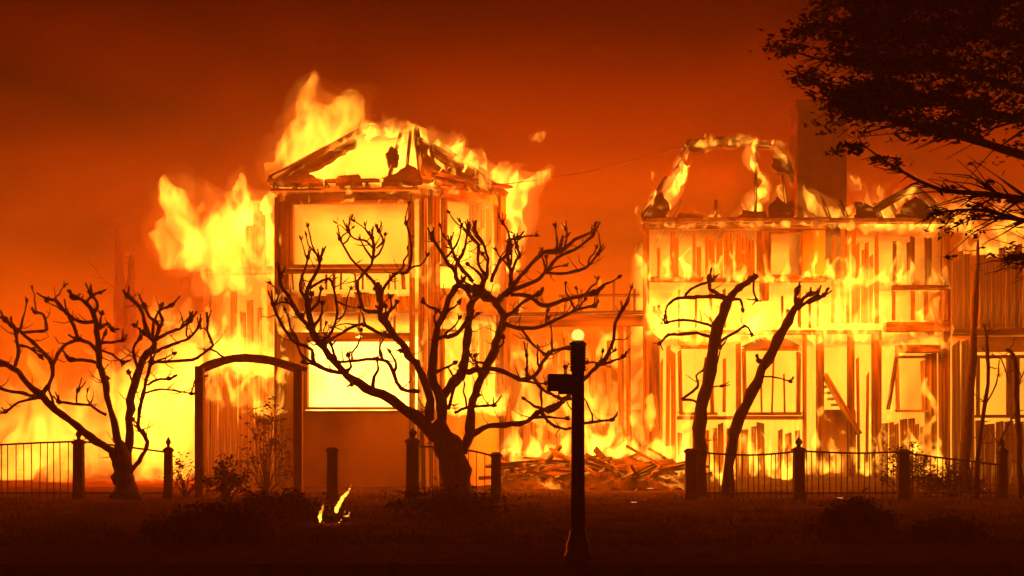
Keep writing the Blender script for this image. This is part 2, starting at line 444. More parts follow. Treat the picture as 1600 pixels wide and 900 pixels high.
# canted side
S.planks('corner_post', 656, 298, 684, 764, 'beam', 7, 0.4, 4, 0.1, 0.18, 0.05)
S.part('fascia', 660, 283, 724, 289, 'char', 0.2, 0.45, True, 0.01); S.part('fascia', 730, 284, 778, 289, 'char', 0.2, 0.45, True, -0.012)
S.part('wall_panel', 685, 298, 770, 314, 'plank', 0.2, 0, True)
wframe(S, 694, 318, 734, 416, 'beam', 4)
S.part('jamb', 744, 314.5, 750, 452, 'beam', 0.16)
S.planks('stud', 752, 305, 782, 455, 'plank', 8, 0.5, 20, 0.2)
S.part('floor_band', 685, 452, 784, 488, 'plank', 0.25, 0.02, True)
wframe(S, 690, 520, 738, 636, 'beam', 4)
S.planks('stud', 748, 492, 784, 640, 'plank', 9, 0.4, 12, 0.15)
S.part('wall_panel', 685, 642, 786, 764, 'paint', 0.22)
S.part('corner_post', 776, 298, 785, 764, 'beam', 0.2, 0.06)
# inner partition seen dark through the openings, rear wall and hidden sides
G = Wall(lh, 440, YL + 6.4, 790, YL + 6.4); G.part('rear_wall', 440, 330, 770, 745, 'char', 0.2)
L_ = Wall(lh, 430, YL + 0.1, 440, YL + 6.3); 
for k in range(7):
    q0 = P(430, 0, YL + 0.2); line_beam('side_stud', (q0.x, YL + 0.5 + k * 0.85, 0), (q0.x, YL + 0.5 + k * 0.85, 7.9), 0.12, 0.12, 'char', lh)
# roof: burnt-through hip
zE = F.z(286); A0 = P(424, 286, YL - 0.5); A0.z = zE; B0 = P(660, 284, YL - 0.7); B0.z = zE; C0 = P(790, 288, YL + 2.0); C0.z = zE
D0 = P(572, 203, YL + 3.0); E0 = P(650, 203, YL + 3.0); E0.z = D0.z
Ab = P(432, 0, YL + 7); Ab.z = zE; Cb = P(780, 0, YL + 7); Cb.z = zE
def beams(name, pairs, wid, mat, root):
    for a, b in pairs: line_beam(name, a, b, wid, wid * 1.5, mat, root)
beams('hip_rafter', [(A0, D0), (B0, E0), (C0, E0), (Ab, D0), (Cb, E0)], 0.17, 'char', lh)
beams('ridge_beam', [(D0 - Vector((.1, 0, 0)), E0 + Vector((.1, 0, 0)))], 0.18, 'char', lh)
for k in range(1, 9):
    t = k / 9; p = A0.lerp(B0, t); q = D0.lerp(E0, min(1, max(0, (t - 0.35) / 0.6))) if t > 0.35 else A0.lerp(D0, t / 0.35 * 0.9 + 0.05)
    if k in (4, 6, 7): p = p.lerp(q, random.uniform(0.0, 0.2)); 
    if k in (3, 5): q = p.lerp(q, random.uniform(0.35, 0.6))
    if k in (1, 7, 8): line_beam('rafter', p, q, 0.08, 0.14, 'char', lh)
for k in range(1, 6):
    p = B0.lerp(C0, k / 6); q = C0.lerp(E0, 1 - k / 7); line_beam('rafter', p, q, 0.08, 0.14, 'char', lh)
nF = (B0 - A0).cross(D0 - A0).normalized(); nF = nF if nF.y < 0 else -nF
nS = (C0 - B0).cross(E0 - B0).normalized(); nS = nS if nS.y < 0 else -nS
upF, upS = nF * 0.1, nS * 0.1
for poly in ([(430, 284), (470, 264), (505, 243), (552, 213), (556, 224), (520, 247), (490, 262), (478, 268), (502, 280), (505, 285), (470, 287)],
             [(524, 284), (528, 275), (560, 272), (566, 284)], [(598, 284), (602, 276), (622, 268), (636, 256), (650, 262), (658, 272), (660, 282)],
             [(602, 240), (612, 228), (622, 236), (620, 256), (606, 256)]):
    shard('roof_panel', poly, A0 + upF, nF, 0.12, 'shingle', lh)
for poly in ([(655, 212), (672, 222), (668, 240), (690, 262), (676, 280), (660, 280), (662, 255)], [(676, 224), (705, 238), (730, 250), (722, 262), (700, 254), (680, 240)],
             [(734, 252), (760, 266), (788, 286), (770, 287), (745, 275), (728, 264)], [(690, 266), (712, 262), (738, 276), (748, 287), (700, 286), (682, 284)]):
    shard('roof_panel', poly, B0 + upS, nS, 0.12, 'shingle', lh)

# fire inside it
fi = tag(empty('room_fire', (P(560, 0, YL + 3).x, YL + 3, 0)), 'fire filling the rooms behind the picture windows of the left house', 'fire')
box_gas('upper_room_flame', 444, 304, 770, 452, YL + 0.35, YL + 5.6, 0.62, fi, 1)
box_gas('lower_room_flame', 450, 492, 775, 640, YL + 0.35, YL + 5.6, 0.75, fi, 2)
box_gas('white_hot_flame', 470, 520, 660, 640, YL + 1.0, YL + 4.2, 1.6, fi, 3, rgb=(1.0, 0.45, 0.09))
put(link('attic_flame', gas_mesh('attic_flame', [[(470, 280, YL + 1.2, 12), (520, 262, YL + 1.8, 22), (570, 246, YL + 2.4, 32), (620, 246, YL + 2.6, 32), (660, 262, YL + 2.4, 22), (720, 275, YL + 2.4, 12)], [(500, 284, YL + 0.6, 8), (640, 284, YL + 0.6, 8)]], 0.1, 0.15, 1.0, 1.6, 4), vol(2.6)), fi)

# ================================================================== LEFT WING
wg = tag(empty('house_wing', (P(380, 0, 41).x, 41.0, 0)), 'tall narrow side wing of scorched boards left of the hip-roofed house', 'house wing')
V = Wall(wg, 322, 40.5, 428, 40.0)
V.planks('board', 332, 427, 428, 560, 'plank', 8, 0.7, 60, 0.25, 0.1); V.planks('board', 332, 562, 428, 765, 'plank', 13, 0.12, 30, 0.08, 0.1)
V.part('floor_band', 326, 418, 428, 430, 'beam', 0.25, 0.06)
V.part('chimney_stack', 350, 384, 376, 417.5, 'paint', 0.6, -0.3, True); V.part('chimney_shoulder', 346, 396, 380, 417.5, 'paint', 0.5, -0.28, True)
V.part('post', 396, 318, 402, 417, 'beam', 0.2, 0, True, 0.02); V.part('post', 409, 334, 414, 417, 'beam', 0.2, 0, True, -0.02)
V.part('wall_panel', 402.5, 330, 409, 417, 'plank', 0.1, -0.02, True)
V.part('wall_panel', 384, 350, 396, 417, 'plank', 0.1, -0.02, True)
V.part('window_frame', 404, 560, 420, 566, 'beam', 0.2, 0.12); V.part('sill', 402, 650, 422, 655, 'beam', 0.24, 0.12)
fw = tag(empty('room_fire', (P(380, 0, 42).x, 42.0, 0)), 'fire behind the boards of the narrow side wing', 'fire')
box_gas('wing_flame', 328, 330, 428, 660, 40.8, 44.5, 0.5, fw, 12)
V.part('lean_to_post', 322, 450, 330, 765, 'beam', 0.2, 0.1)

# ================================================================== MIDDLE PORCH
pc = tag(empty('burning_porch', (P(900, 0, 40).x, 40.0, 0)), 'single-storey porch with dark posts and beam between the two burning houses', 'porch')
K = Wall(pc, 795, 39.6, 1035, 38.6); K2 = Wall(pc, 785, 42.0, 1005, 41.5)
K.part('porch_beam', 796, 494, 1032, 511, 'beam', 0.28)
K.part('porch_beam', 800, 488, 1034, 492, 'char', 0.6, 0.1)
for a, b in ((966, 974), (979, 985), (1010, 1030), (790, 797)): K.part('post', a, 511.5, b, 745, 'beam', 0.3 if b - a > 10 else 0.12)
K2.planks('wall_board', 790, 516, 1002, 650, 'plank', 9, 0.6, 50, 0.35)
K2.planks('wall_board', 790, 655, 1002, 755, 'plank', 14, 0.15, 8, 0.1)
K2.part('rail', 790, 640, 1002, 646, 'beam', 0.12, 0.1)
for x in (884, 908, 932, 958, 990): K2.part('balcony_post', x, 440 + random.uniform(0, 25), x + 4, 492, 'char', 0.1, 0.4, True)
K2.part('balcony_rail', 875, 462, 1000, 466, 'char', 0.1, 0.4)

# ================================================================== RIGHT HOUSE
YR = 38.5
rh = tag(empty('burning_house', (P(1240, 0, YR + 3).x, YR + 3, 0)), 'wide two-storey house with tall chimney and roof burned to rafters, at right', 'house')
R1 = Wall(rh, 1004, YR, 1290, YR); R2 = Wall(rh, 1290, YR, 1482, YR)
R1.part('corner_post', 1005, 345, 1014, 745, 'beam', 0.22)
R1.part('eave_beam', 1002, 343, 1290, 349, 'char', 0.5, 0.2); R2.part('eave_beam', 1290.5, 344, 1484, 350, 'char', 0.5, 0.2)
R1.part('wall_plate', 1004, 351, 1290, 359, 'beam', 0.2)
R1.planks('siding_board', 1016, 360, 1108, 432, 'plank', 8, 0.45, 26, 0.3); R1.planks('siding_board', 1108, 360, 1186, 432, 'plank', 13, 0.14, 16, 0.08)
R1.part('pier', 1187, 360, 1200, 470, 'beam', 0.26, 0.04)
wframe(R1, 1203, 366, 1248, 430, 'beam', 3, j=True)
R1.part('pier', 1252, 360, 1288, 432, 'paint', 0.24)
R1.part('floor_beam', 1012, 433, 1290, 441, 'beam', 0.2, 0.02)
R1.planks('stud', 1020, 445, 1290, 512, 'char', 5, 2.2, 40, 0.4)
R1.part('floor_beam', 1030, 516, 1290, 523, 'beam', 0.24, 0.02)
R2.planks('stud', 1292, 352, 1380, 505, 'plank', 6, 0.9, 50, 0.3); R2.planks('siding_board', 1380, 352, 1480, 448, 'char', 6, 0.9, 35, 0.35)
R2.part('corner_post', 1472, 352, 1482, 745, 'beam', 0.24, 0.05)
R2.part('balcony_rail', 1388, 448, 1474, 455, 'char', 0.2, 0.4)
for a, b in ((1388, 1392), (1417, 1422), (1437, 1442), (1468, 1473)): R2.part('balcony_post', a, 455.5, b, 502, 'beam', 0.1, 0.4, True)
R2.part('lintel', 1378, 505, 1476, 520, 'beam', 0.4, 0.3)
R2.part('floor_beam', 1292, 516, 1376, 522, 'beam', 0.2)
# ground floor, left half: two windows, arched head on the second
wframe(R1, 1066, 545, 1110, 644, 'beam', 5, j=True); wframe(R1, 1166, 548, 1244, 644, 'beam', 5, mull=(1190, 1206, 1226), j=True)
R1.planks('siding_board', 1030, 526, 1058, 745, 'plank', 7, 0.7, 50, 0.25); R1.planks('siding_board', 1117, 530, 1158, 644, 'plank', 7, 0.6, 30, 0.3)
R1.part('wall_panel', 1060, 524, 1118, 540, 'paint', 0.2)
R1.planks('apron_board', 1060, 656, 1250, 745, 'plank', 11, 0.35, 22, 0.18)
R1.part('sill_beam', 1058, 650, 1252, 656, 'beam', 0.3, 0.05)
# shallow arch over the second window
bm = bmesh.new(); Ya = YR - 0.1; prof = []
for k in range(13):
    t = k / 12; prof.append(P(1160 + 92 * t, 541 - 16 * math.sin(math.pi * t), Ya))
prof2 = [P(1252 - 92 * k / 12, 543, Ya) for k in range(13)]
fv = [bm.verts.new(p) for p in prof + prof2[1:-1]]; fc = bm.faces.new(fv)
ex = bmesh.ops.extrude_face_region(bm, geom=[fc])
for v in ex['geom']:
    if isinstance(v, bmesh.types.BMVert): v.co.y += 0.2
bmesh.ops.recalc_face_normals(bm, faces=bm.faces)
put(link('arched_head', bm_mesh('arched_head', bm), M['beam']), rh)
R1.part('column', 1275, 523.5, 1285, 745, 'beam', 0.25, 0.1); R1.part('column', 1254, 523.5, 1259, 745, 'plank', 0.15, 0.05)
# stair opening
for a, b in ((1324, 1333), (1362, 1375)): R2.part('column', a, 522.5, b, 745, 'beam', 0.25, 0.06)
for k in range(9):
    x0 = 1289 + k * 5.6; R2.part('stair_tread', x0, 592 + k * 9.5, x0 + 6.5, 596 + k * 9.5, 'beam', 0.9, -0.6)
R2.part('stair_wall', 1287, 640, 1338, 745, 'paint', 0.12, -0.1)
st0 = R2.pt(1286); st1 = R2.pt(1340)
line_beam('stair_stringer', (st0.x, YR - 0.12, R2.z(585)), (st1.x, YR - 0.12, R2.z(678)), 0.5, 0.1, 'paint', rh)
R2.planks('siding_board', 1340, 526, 1362, 745, 'plank', 7, 0.7, 70, 0.3)
wframe(R2, 1404, 560, 1440, 640, 'paint', 4, j=True); R2.part('awning', 1398, 540, 1462, 552, 'beam', 0.5, 0.25)
R2.part('jamb', 1446, 553, 1454, 745, 'paint', 0.2); R2.planks('siding_board', 1376, 650, 1446, 745, 'plank', 11, 0.25, 14, 0.12)
line_beam('fallen_beam', (R2.pt(1380).x, YR - 0.5, R2.z(640)), (R2.pt(1398).x, YR - 0.3, R2.z(548)), 0.08, 0.08, 'char', rh)
R2.planks('siding_board', 1455, 540, 1472, 745, 'plank', 8, 0.3, 6, 0.1)
# rear walls
RB = Wall(rh, 1010, YR + 7, 1480, YR + 7); RB.planks('rear_board', 1030, 385, 1455, 740, 'char', 22, 0.25, 60, 0.25)
# roof frame
zR = R1.z(343); Yr = YR + 3.2
a1 = R1.pt(1003); a1.z = zR; a1.y -= 0.4; b1 = R2.pt(1484); b1.z = zR; b1.y -= 0.4
r1 = P(1078, 222, Yr); r2 = P(1205, 214, Yr); r2.z = r1.z; a1b = P(1022, 0, YR + 6.5); a1b.z = zR; 
rm = r1.lerp(r2, 0.42); rn = r1.lerp(r2, 0.56)
beams('ridge_beam', [(r1 + Vector((0, 0, -0.05)), rm + Vector((0, 0, 0.06))), (rn, r2 + Vector((0, 0, -0.12)))], 0.15, 'char', rh)
beams('hip_rafter', [(a1, a1.lerp(r1, 0.46) + Vector((0.04, 0, 0.05))), (a1.lerp(r1, 0.58) + Vector((0.08, 0, -0.06)), r1), (a1b, a1b.lerp(r1, 0.6))], 0.13, 'char', rh)
for px, bp in ((1182, 1180), (1120, 1118), (1215, 1232)):
    q = R1.pt(bp); q.z = zR; t = P(px, 218, Yr); t.z = r1.z - 0.02; line_beam('rafter', q, t if px != 1120 else q.lerp(t, 0.22), 0.09, 0.13, 'char', rh)
for k in range(7):
    q = R1.pt(1030 + k * 34); q.z = zR; q.y = YR + 7; t = r1.lerp(r2, min(1, k / 4)); line_beam('rafter', q, q.lerp(t, random.uniform(0.15, 0.5)), 0.09, 0.13, 'char', rh)
nR = Vector((0, -(r1.z - zR), (Yr - a1.y))).normalized() ; nR = Vector((0, -abs(nR.y), abs(nR.z)))
p0 = a1 + nR * 0.08
for poly in ([(1010, 341), (1012, 318), (1020, 305), (1034, 300), (1046, 322), (1042, 341)], [(1200, 341), (1204, 318), (1214, 306), (1228, 318), (1240, 312), (1241, 341)], [(1206, 262), (1212, 232), (1224, 238), (1236, 252), (1240, 285), (1228, 270), (1214, 268)],
             [(1068, 232), (1076, 219), (1110, 216), (1165, 211), (1178, 216), (1172, 226), (1120, 229), (1085, 238)], [(1060, 341), (1062, 332), (1100, 336), (1118, 341)], [(1150, 341), (1160, 328), (1196, 330), (1196, 341)]):
    shard('roof_panel', poly, p0, nR, 0.1, 'shingle', rh)
for k in range(7):
    q = R2.pt(1300 + k * 27); q.z = zR; q.y += 0.2; t = q + Vector((random.uniform(-0.3, 0.3), 2.8, 2.0)); line_beam('rafter', q, q.lerp(t, random.uniform(0.25, 0.6)), 0.09, 0.13, 'char', rh)
g0 = R2.pt(1340); g0.z = zR; gp = P(1428, 292, YR + 1.5); gq = R2.pt(1482); gq.z = zR
beams('gable_rafter', [(g0, gp), (gq, gp)], 0.14, 'char', rh)
shard('roof_panel', [(1400, 341), (1412, 318), (1430, 306), (1450, 320), (1462, 341)], p0, nR, 0.1, 'shingle', rh)
shard('roof_panel', [(1335, 341), (1340, 315), (1362, 322), (1372, 341)], p0, nR, 0.1, 'shingle', rh)
# chimney: brick stack with a corbelled cap
bm = bmesh.new()
def cbox(bm, x0, y0, x1, y1, Y0, Y1, k=0.0):
    a, b = P(x0, y1, Y0), P(x1, y0, Y0)
    v = [bm.verts.new((x, y, z)) for z in (a.z, b.z) for x, y in ((a.x - k, Y0 - k), (b.x + k, Y0 - k), (b.x + k, Y1 + k), (a.x - k, Y1 + k))]
    for f in ((0, 3, 2, 1), (4, 5, 6, 7), (0, 1, 5, 4), (1, 2, 6, 5), (2, 3, 7, 6), (3, 0, 4, 7)): bm.faces.new([v[i] for i in f])
cbox(bm, 1246, 172, 1323, 430, YR + 1.6, YR + 2.8)
chm = put(link('chimney', bm_mesh('chimney', bm), M['brick']), rh)
for k, (yy, kk) in enumerate(((172, 0.05), (167, 0.1), (161, 0.06))):
    bm = bmesh.new(); cbox(bm, 1246, yy - 4.6, 1323, yy - 0.2, YR + 1.6, YR + 2.8, kk)
    o = link('chimney_cap', bm_mesh('chimney_cap', bm), M['brick']); o.parent = chm
fr = tag(empty('room_fire', (P(1240, 0, YR + 3).x, YR + 3, 0)), 'fire filling the rooms behind the charred boards of the right house', 'fire')
box_gas('upper_room_flame', 1012, 362, 1476, 432, YR + 0.4, YR + 6.2, 0.42, fr, 5)
box_gas('middle_flame', 1012, 442, 1470, 515, YR + 0.4, YR + 6.2, 0.8, fr, 6)
box_gas('lower_room_flame', 1030, 524, 1474, 740, YR + 0.4, YR + 6.2, 0.58, fr, 7)

# ================================================================== FAR RIGHT HOUSE
fh = tag(empty('board_house', (P(1560, 0, 41).x, 41, 0)), 'dark board-clad neighbouring house cut off by the right edge', 'house')
Q = Wall(fh, 1486, 40.5, 1680, 40.0)
Q.planks('siding_board', 1488, 378, 1680, 512, 'plank', 12, 0.1, 34, 0.1, 0.08)
Q.part('floor_beam', 1486, 513, 1680, 524, 'beam', 0.25, 0.04)
wframe(Q, 1530, 560, 1572, 648, 'beam', 5); wframe(Q, 1592, 560, 1634, 648, 'beam', 5)
Q.planks('siding_board', 1488, 526, 1523, 760, 'plank', 13, 0.2, 5, 0.1, 0.08); Q.planks('siding_board', 1524, 655, 1680, 760, 'plank', 15, 0.08, 3, 0.05, 0.08); Q.planks('siding_board', 1640, 526, 1680, 655, 'plank', 15, 0.08, 3, 0.05, 0.08)
Q.part('wall_panel', 1523, 526, 1680, 550, 'paint', 0.12)
Q.part('wall_panel', 1578, 552, 1586, 655, 'paint', 0.12)
fq = tag(empty('room_fire', (P(1580, 0, 43).x, 43, 0)), 'fire behind the ground floor windows of the house at the right edge', 'fire')
box_gas('room_flame', 1490, 526, 1690, 740, 41, 45.5, 0.5, fq, 9)

# ================================================================== FLAMES IN THE OPEN
YA = YL + 3.2
fire('roof_plume', 'tall forked plume of flame rising behind the left slope of the hip roof',
     [[(455, 282, YA, 20), (458, 230, YA, 20), (468, 180, YA, 17), (484, 140, YA, 10), (497, 112, YA, 4)],
      [(500, 262, YA, 26), (508, 205, YA, 26), (530, 178, YA, 20), (556, 155, YA, 9)], [(535, 235, YA, 20), (552, 190, YA, 14), (563, 158, YA, 6)],
      [(470, 262, YA, 26), (486, 220, YA, 28), (492, 180, YA, 18)], [(432, 280, YA, 14), (424, 262, YA, 9), (415, 250, YA, 4)]],
     0.42, core=[[(470, 280, YA, 18), (480, 240, YA, 17), (490, 200, YA, 8)], [(510, 250, YA, 20), (520, 210, YA, 14), (545, 180, YA, 7)]], core_strength=0.55,
     voxel=0.09, amp=0.26, depth=1.6, seed=11, halo=0.16, lights=[(500, 225, YA - 0.5, 3000, 0.8)])
fire('roof_flame', 'row of short flames dancing along the ridge of the hip roof',
     licks(562, 212, 664, 214, YL + 2.7, 13, 14, 42, 12, 0.12, 21) + [[(606, 282, YL + 0.2, 5), (622, 262, YL + 0.6, 9), (628, 240, YL + 1.2, 8), (620, 222, YL + 1.6, 6), (634, 205, YL + 2, 3)], [(648, 284, YL, 6), (656, 262, YL + 0.4, 7), (646, 236, YL + 1.2, 7), (652, 212, YL + 2, 3)]], 2.0, voxel=0.06, amp=0.12, seed=12)
fire('roof_flame', 'flames licking up the right-hand slope of the hip roof',
     licks(660, 228, 802, 300, YL + 2.3, 18, 20, 52, 13, 0.22, 22), 2.2, voxel=0.06, amp=0.14, seed=13)
fire('corner_flame', 'forked yellow flame streaming off the right corner of the hip roof',
     [[(800, 420, YL + 2.4, 12), (806, 360, YL + 2.4, 18), (806, 315, YL + 2.4, 22), (822, 290, YL + 2.4, 14), (845, 275, YL + 2.3, 10), (863, 262, YL + 2.3, 4)],
      [(796, 312, YL + 2.4, 18), (792, 280, YL + 2.4, 10), (788, 262, YL + 2.4, 4)], [(812, 320, YL + 2.4, 14), (810, 285, YL + 2.4, 7), (806, 268, YL + 2.4, 3)]],
     1.5, voxel=0.07, amp=0.16, seed=14, lights=[(815, 320, YL + 1.6, 3500, 0.5)])
fire('flame_wisp', 'single detached wisp of flame drifting right of the hip roof', [[(829, 218, YL + 2.4, 4), (840, 213, YL + 2.4, 8), (851, 207, YL + 2.4, 5)]], 1.1, voxel=0.05, amp=0.12, seed=15)
fire('wing_plume', 'broad curling flame blown leftwards off the side wing roof',
     [[(350, 415, 39.6, 16), (305, 398, 39.6, 22), (268, 388, 39.6, 24), (246, 370, 39.6, 12)], [(300, 385, 39.6, 26), (288, 340, 39.6, 24), (270, 305, 39.6, 22), (255, 284, 39.6, 10)],
      [(276, 325, 39.6, 18), (262, 295, 39.6, 14), (264, 280, 39.6, 7)], [(335, 385, 39.6, 24), (330, 335, 39.6, 18), (328, 300, 39.6, 10), (330, 284, 39.6, 4)],
      [(345, 370, 39.6, 26), (352, 330, 39.6, 18), (360, 300, 39.6, 8)], [(258, 405, 39.6, 12), (310, 412, 39.6, 14), (348, 420, 39.6, 8)], [(262, 350, 39.6, 16), (245, 352, 39.6, 8), (237, 345, 39.6, 4)]],
     0.62, core=[[(300, 395, 40.3, 16), (280, 350, 40.3, 16), (268, 310, 40.3, 9)], [(340, 380, 40.3, 16), (335, 340, 40.3, 10)]], core_strength=0.6,
     voxel=0.09, amp=0.24, depth=1.2, seed=16, halo=0.16, lights=[(290, 370, 39.6, 5000, 0.7)])
fire('wing_flame', 'bright flame curling up beside the left eave of the hip-roofed house',
     [[(400, 360, 41, 26), (385, 335, 41, 26), (374, 308, 41, 14), (366, 290, 41, 9), (376, 266, 41, 5)], [(410, 330, 41, 18), (420, 305, 41, 10), (428, 296, 41, 5)],
      [(402, 400, 41.5, 14), (404, 360, 41.5, 16)], [(422, 420, 41.5, 9), (421, 330, 41.5, 9)]],
     1.0, voxel=0.08, amp=0.18, depth=1.3, seed=17)
fire('ground_fire', 'wide bank of fire burning low behind the leftmost pollarded tree',
     licks(20, 715, 300, 715, 42.5, 14, 80, 210, 38, 0.1, 23, 1.0) + [[(250, 700, 42.5, 60), (270, 620, 42.5, 52), (285, 560, 42.5, 34), (300, 510, 42.5, 18)], [(210, 700, 43, 50), (215, 640, 43, 40), (200, 590, 43, 24)]],
     0.30, core=[[(262, 700, 42, 42), (268, 640, 42, 42), (275, 585, 42, 30), (285, 540, 42, 16)], [(215, 700, 42.3, 32), (215, 650, 42.3, 24)]], core_strength=0.75,
     voxel=0.13, amp=0.35, freq=0.8, depth=1.1, seed=18, lights=[(255, 610, 41, 7500, 0.8), (120, 640, 42, 3000, 0.8)])
fire('wall_flame', 'flames pouring over the scorched boards of the side wing above the garden arch',
     licks(325, 560, 420, 565, 39.4, 7, 50, 95, 17, 0.05, 24), 0.8, voxel=0.08, amp=0.2, seed=19, lights=[(370, 520, 38.0, 1500, 0.5)])
fire('wall_flame', 'streaks of flame below the blown plume, left of the side wing',
     licks(235, 500, 330, 520, 41.2, 8, 40, 90, 12, 0.1, 25), 0.42, voxel=0.08, amp=0.2, seed=20)
fire('corner_post_flame', 'flames climbing the corner posts between the picture window and the canted side',
     licks(640, 640, 690, 640, YL - 0.9, 5, 100, 200, 9, 0.02, 26, 0.2, False) + licks(640, 440, 690, 440, YL - 0.8, 5, 60, 140, 8, 0.02, 27, 0.2, False), 0.9, voxel=0.06, amp=0.16, seed=30,
     lights=[(665, 470, YL - 2.2, 1500, 0.5)])
fire('eave_flame', 'thin sheet of flame rolling along the eave above the picture window',
     licks(440, 300, 780, 302, YL - 0.5, 20, 6, 16, 5, 0.1, 28, 0.15), 1.6, voxel=0.05, amp=0.07, seed=31, lights=[(500, 250, YL - 1.6, 800, 0.4), (690, 255, YL - 0.8, 800, 0.4)])  # both lamps added in front of the roof to brighten its panels
fire('side_flame', 'flames bursting from the canted side windows of the hip-roofed house',
     licks(690, 440, 780, 450, YL + 0.5, 11, 60, 160, 14, 0.06, 29, 0.4), 1.0, voxel=0.07, amp=0.18, seed=32)
fire('side_flame', 'flames rising from the lower canted wall behind the big pollarded tree',
     licks(700, 640, 790, 640, YL + 0.6, 10, 60, 160, 13, 0.06, 33, 0.4), 0.8, voxel=0.07, amp=0.18, seed=33)
WARM = (1.0, 0.115, 0.0005)
fire('backyard_fire', 'distant bank of fire glimpsed above the porch between the houses',
     licks(780, 560, 1010, 560, 52, 12, 25, 75, 20, 0.05, 37, 1.0), 0.3, voxel=0.14, amp=0.3, freq=0.7, seed=37, lights=[(900, 500, 50, 9000, 1.0, WARM), (560, 560, 52, 6000, 1.0, WARM), (1240, 560, 52, 7000, 1.0, WARM)])  # lamps added behind the houses, two away from this bank, to light low haze
fire('backyard_fire', 'distant bank of fire low behind the bare trunks at the left edge',
     licks(-60, 690, 200, 690, 50, 13, 60, 170, 34, 0.05, 38, 1.0), 0.16, voxel=0.16, amp=0.35, freq=0.7, seed=38, lights=[(60, 580, 48, 9000, 1.0, WARM)])  # lamp added behind to brighten the low sky at left
# porch and rubble
fire('porch_fire', 'fire burning under the porch beam between the two houses',
     licks(800, 650, 1000, 655, 41.0, 14, 60, 140, 18, 0.04, 34, 0.6), 0.62, voxel=0.09, amp=0.22, seed=34, lights=[(890, 590, 38.2, 2200, 0.5)])
fire('rubble_fire', 'low yellow fire spreading over the rubble heap below the porch',
     licks(785, 705, 1080, 712, 38.2, 24, 14, 50, 13, 0.05, 35, 0.6), 1.5, voxel=0.07, amp=0.16, seed=35, lights=[(850, 680, 37.0, 1200, 0.4), (1010, 690, 37.0, 900, 0.4)])
fire('upper_porch_flame', 'thin flames standing on the porch roof beside the right house',
     licks(800, 490, 960, 490, 40.2, 9, 15, 70, 7, 0.05, 36, 0.4), 0.7, voxel=0.06, amp=0.14, seed=36)
# right house
fire('edge_flame', 'small ragged flame on the left wall edge of the right house',
     [[(1004, 430, YR - 0.2, 8), (998, 405, YR - 0.2, 9), (993, 395, YR - 0.2, 5)], [(1004, 360, YR - 0.3, 4), (1001, 330, YR - 0.3, 5), (1000, 318, YR - 0.3, 2)], [(1008, 520, YR - 0.2, 5), (1006, 440, YR - 0.2, 6)]], 1.7, voxel=0.05, amp=0.12, seed=41)
fire('rafter_flame', 'slanting flame running up the left hip rafter of the right house',
     [[(1020, 342, YR + 0.3, 5), (1042, 330, YR + 0.4, 9), (1050, 305, YR + 0.8, 11), (1062, 282, YR + 1.4, 8), (1076, 262, YR + 2, 5), (1084, 252, YR + 2.2, 2)], [(1022, 278, YR + 0.8, 5), (1019, 270, YR + 0.8, 3)], [(1008, 345, YR, 5), (1014, 318, YR, 6), (1024, 300, YR, 5), (1020, 286, YR, 2)], [(1056, 300, YR + 1, 7), (1070, 270, YR + 1.6, 6), (1068, 248, YR + 2.4, 5), (1076, 232, YR + 3, 4)]], 3.2, voxel=0.05, amp=0.12, seed=42,
     lights=[(1045, 290, YR + 1.5, 1500, 0.4)])
fire('ridge_flame', 'ragged flames along the bare ridge of the right house',
     [[(1064, 246, YR + 3, 5), (1070, 236, YR + 3, 6), (1082, 228, YR + 3, 4)]] + licks(1072, 228, 1230, 222, YR + 2.8, 14, 6, 22, 6, 0.2, 43, 0.3), 2.0, voxel=0.05, amp=0.1, seed=43)
fire('rafter_flame', 'upright twisting flame on the standing rafter beside the chimney',
     [[(1170, 342, YR + 0.4, 6), (1184, 325, YR + 0.6, 10), (1172, 316, YR + 0.8, 6), (1186, 304, YR + 1, 10), (1196, 290, YR + 1.3, 7), (1188, 270, YR + 1.8, 5), (1178, 255, YR + 2.2, 8), (1176, 235, YR + 2.6, 7), (1178, 216, YR + 3, 3)], [(1202, 312, YR + 0.6, 5), (1200, 295, YR + 0.8, 4)]],
     2.6, voxel=0.05, amp=0.1, seed=44, lights=[(1130, 285, YR + 3.5, 1200, 0.4)])
fire('roof_flame', 'thin sheet of flame clinging to the roof slope left of the chimney',
     [[(1205, 232, YR + 2.4, 5), (1225, 250, YR + 2.0, 8), (1236, 275, YR + 1.6, 6), (1238, 292, YR + 1.3, 3)], [(1212, 262, YR + 1.8, 3), (1226, 256, YR + 1.8, 3)]], 0.9, voxel=0.05, amp=0.1, seed=45)
fire('chimney_flame', 'flames washing round the foot of the tall chimney',
     [[(1252, 296, YR + 1.2, 8), (1262, 318, YR + 1.1, 13), (1300, 330, YR + 1.1, 12), (1325, 322, YR + 1.1, 9)], [(1330, 282, YR + 1.8, 6), (1340, 296, YR + 1.8, 7), (1334, 270, YR + 1.8, 3)], [(1258, 315, YR + 1.1, 10), (1250, 290, YR + 1.1, 4)]] + licks(1200, 345, 1330, 348, YR + 0.0, 8, 8, 22, 8, 0.1, 46, 0.2), 1.0, voxel=0.06, amp=0.14, seed=46,
     lights=[(1340, 320, YR + 3.5, 1500, 0.4)])
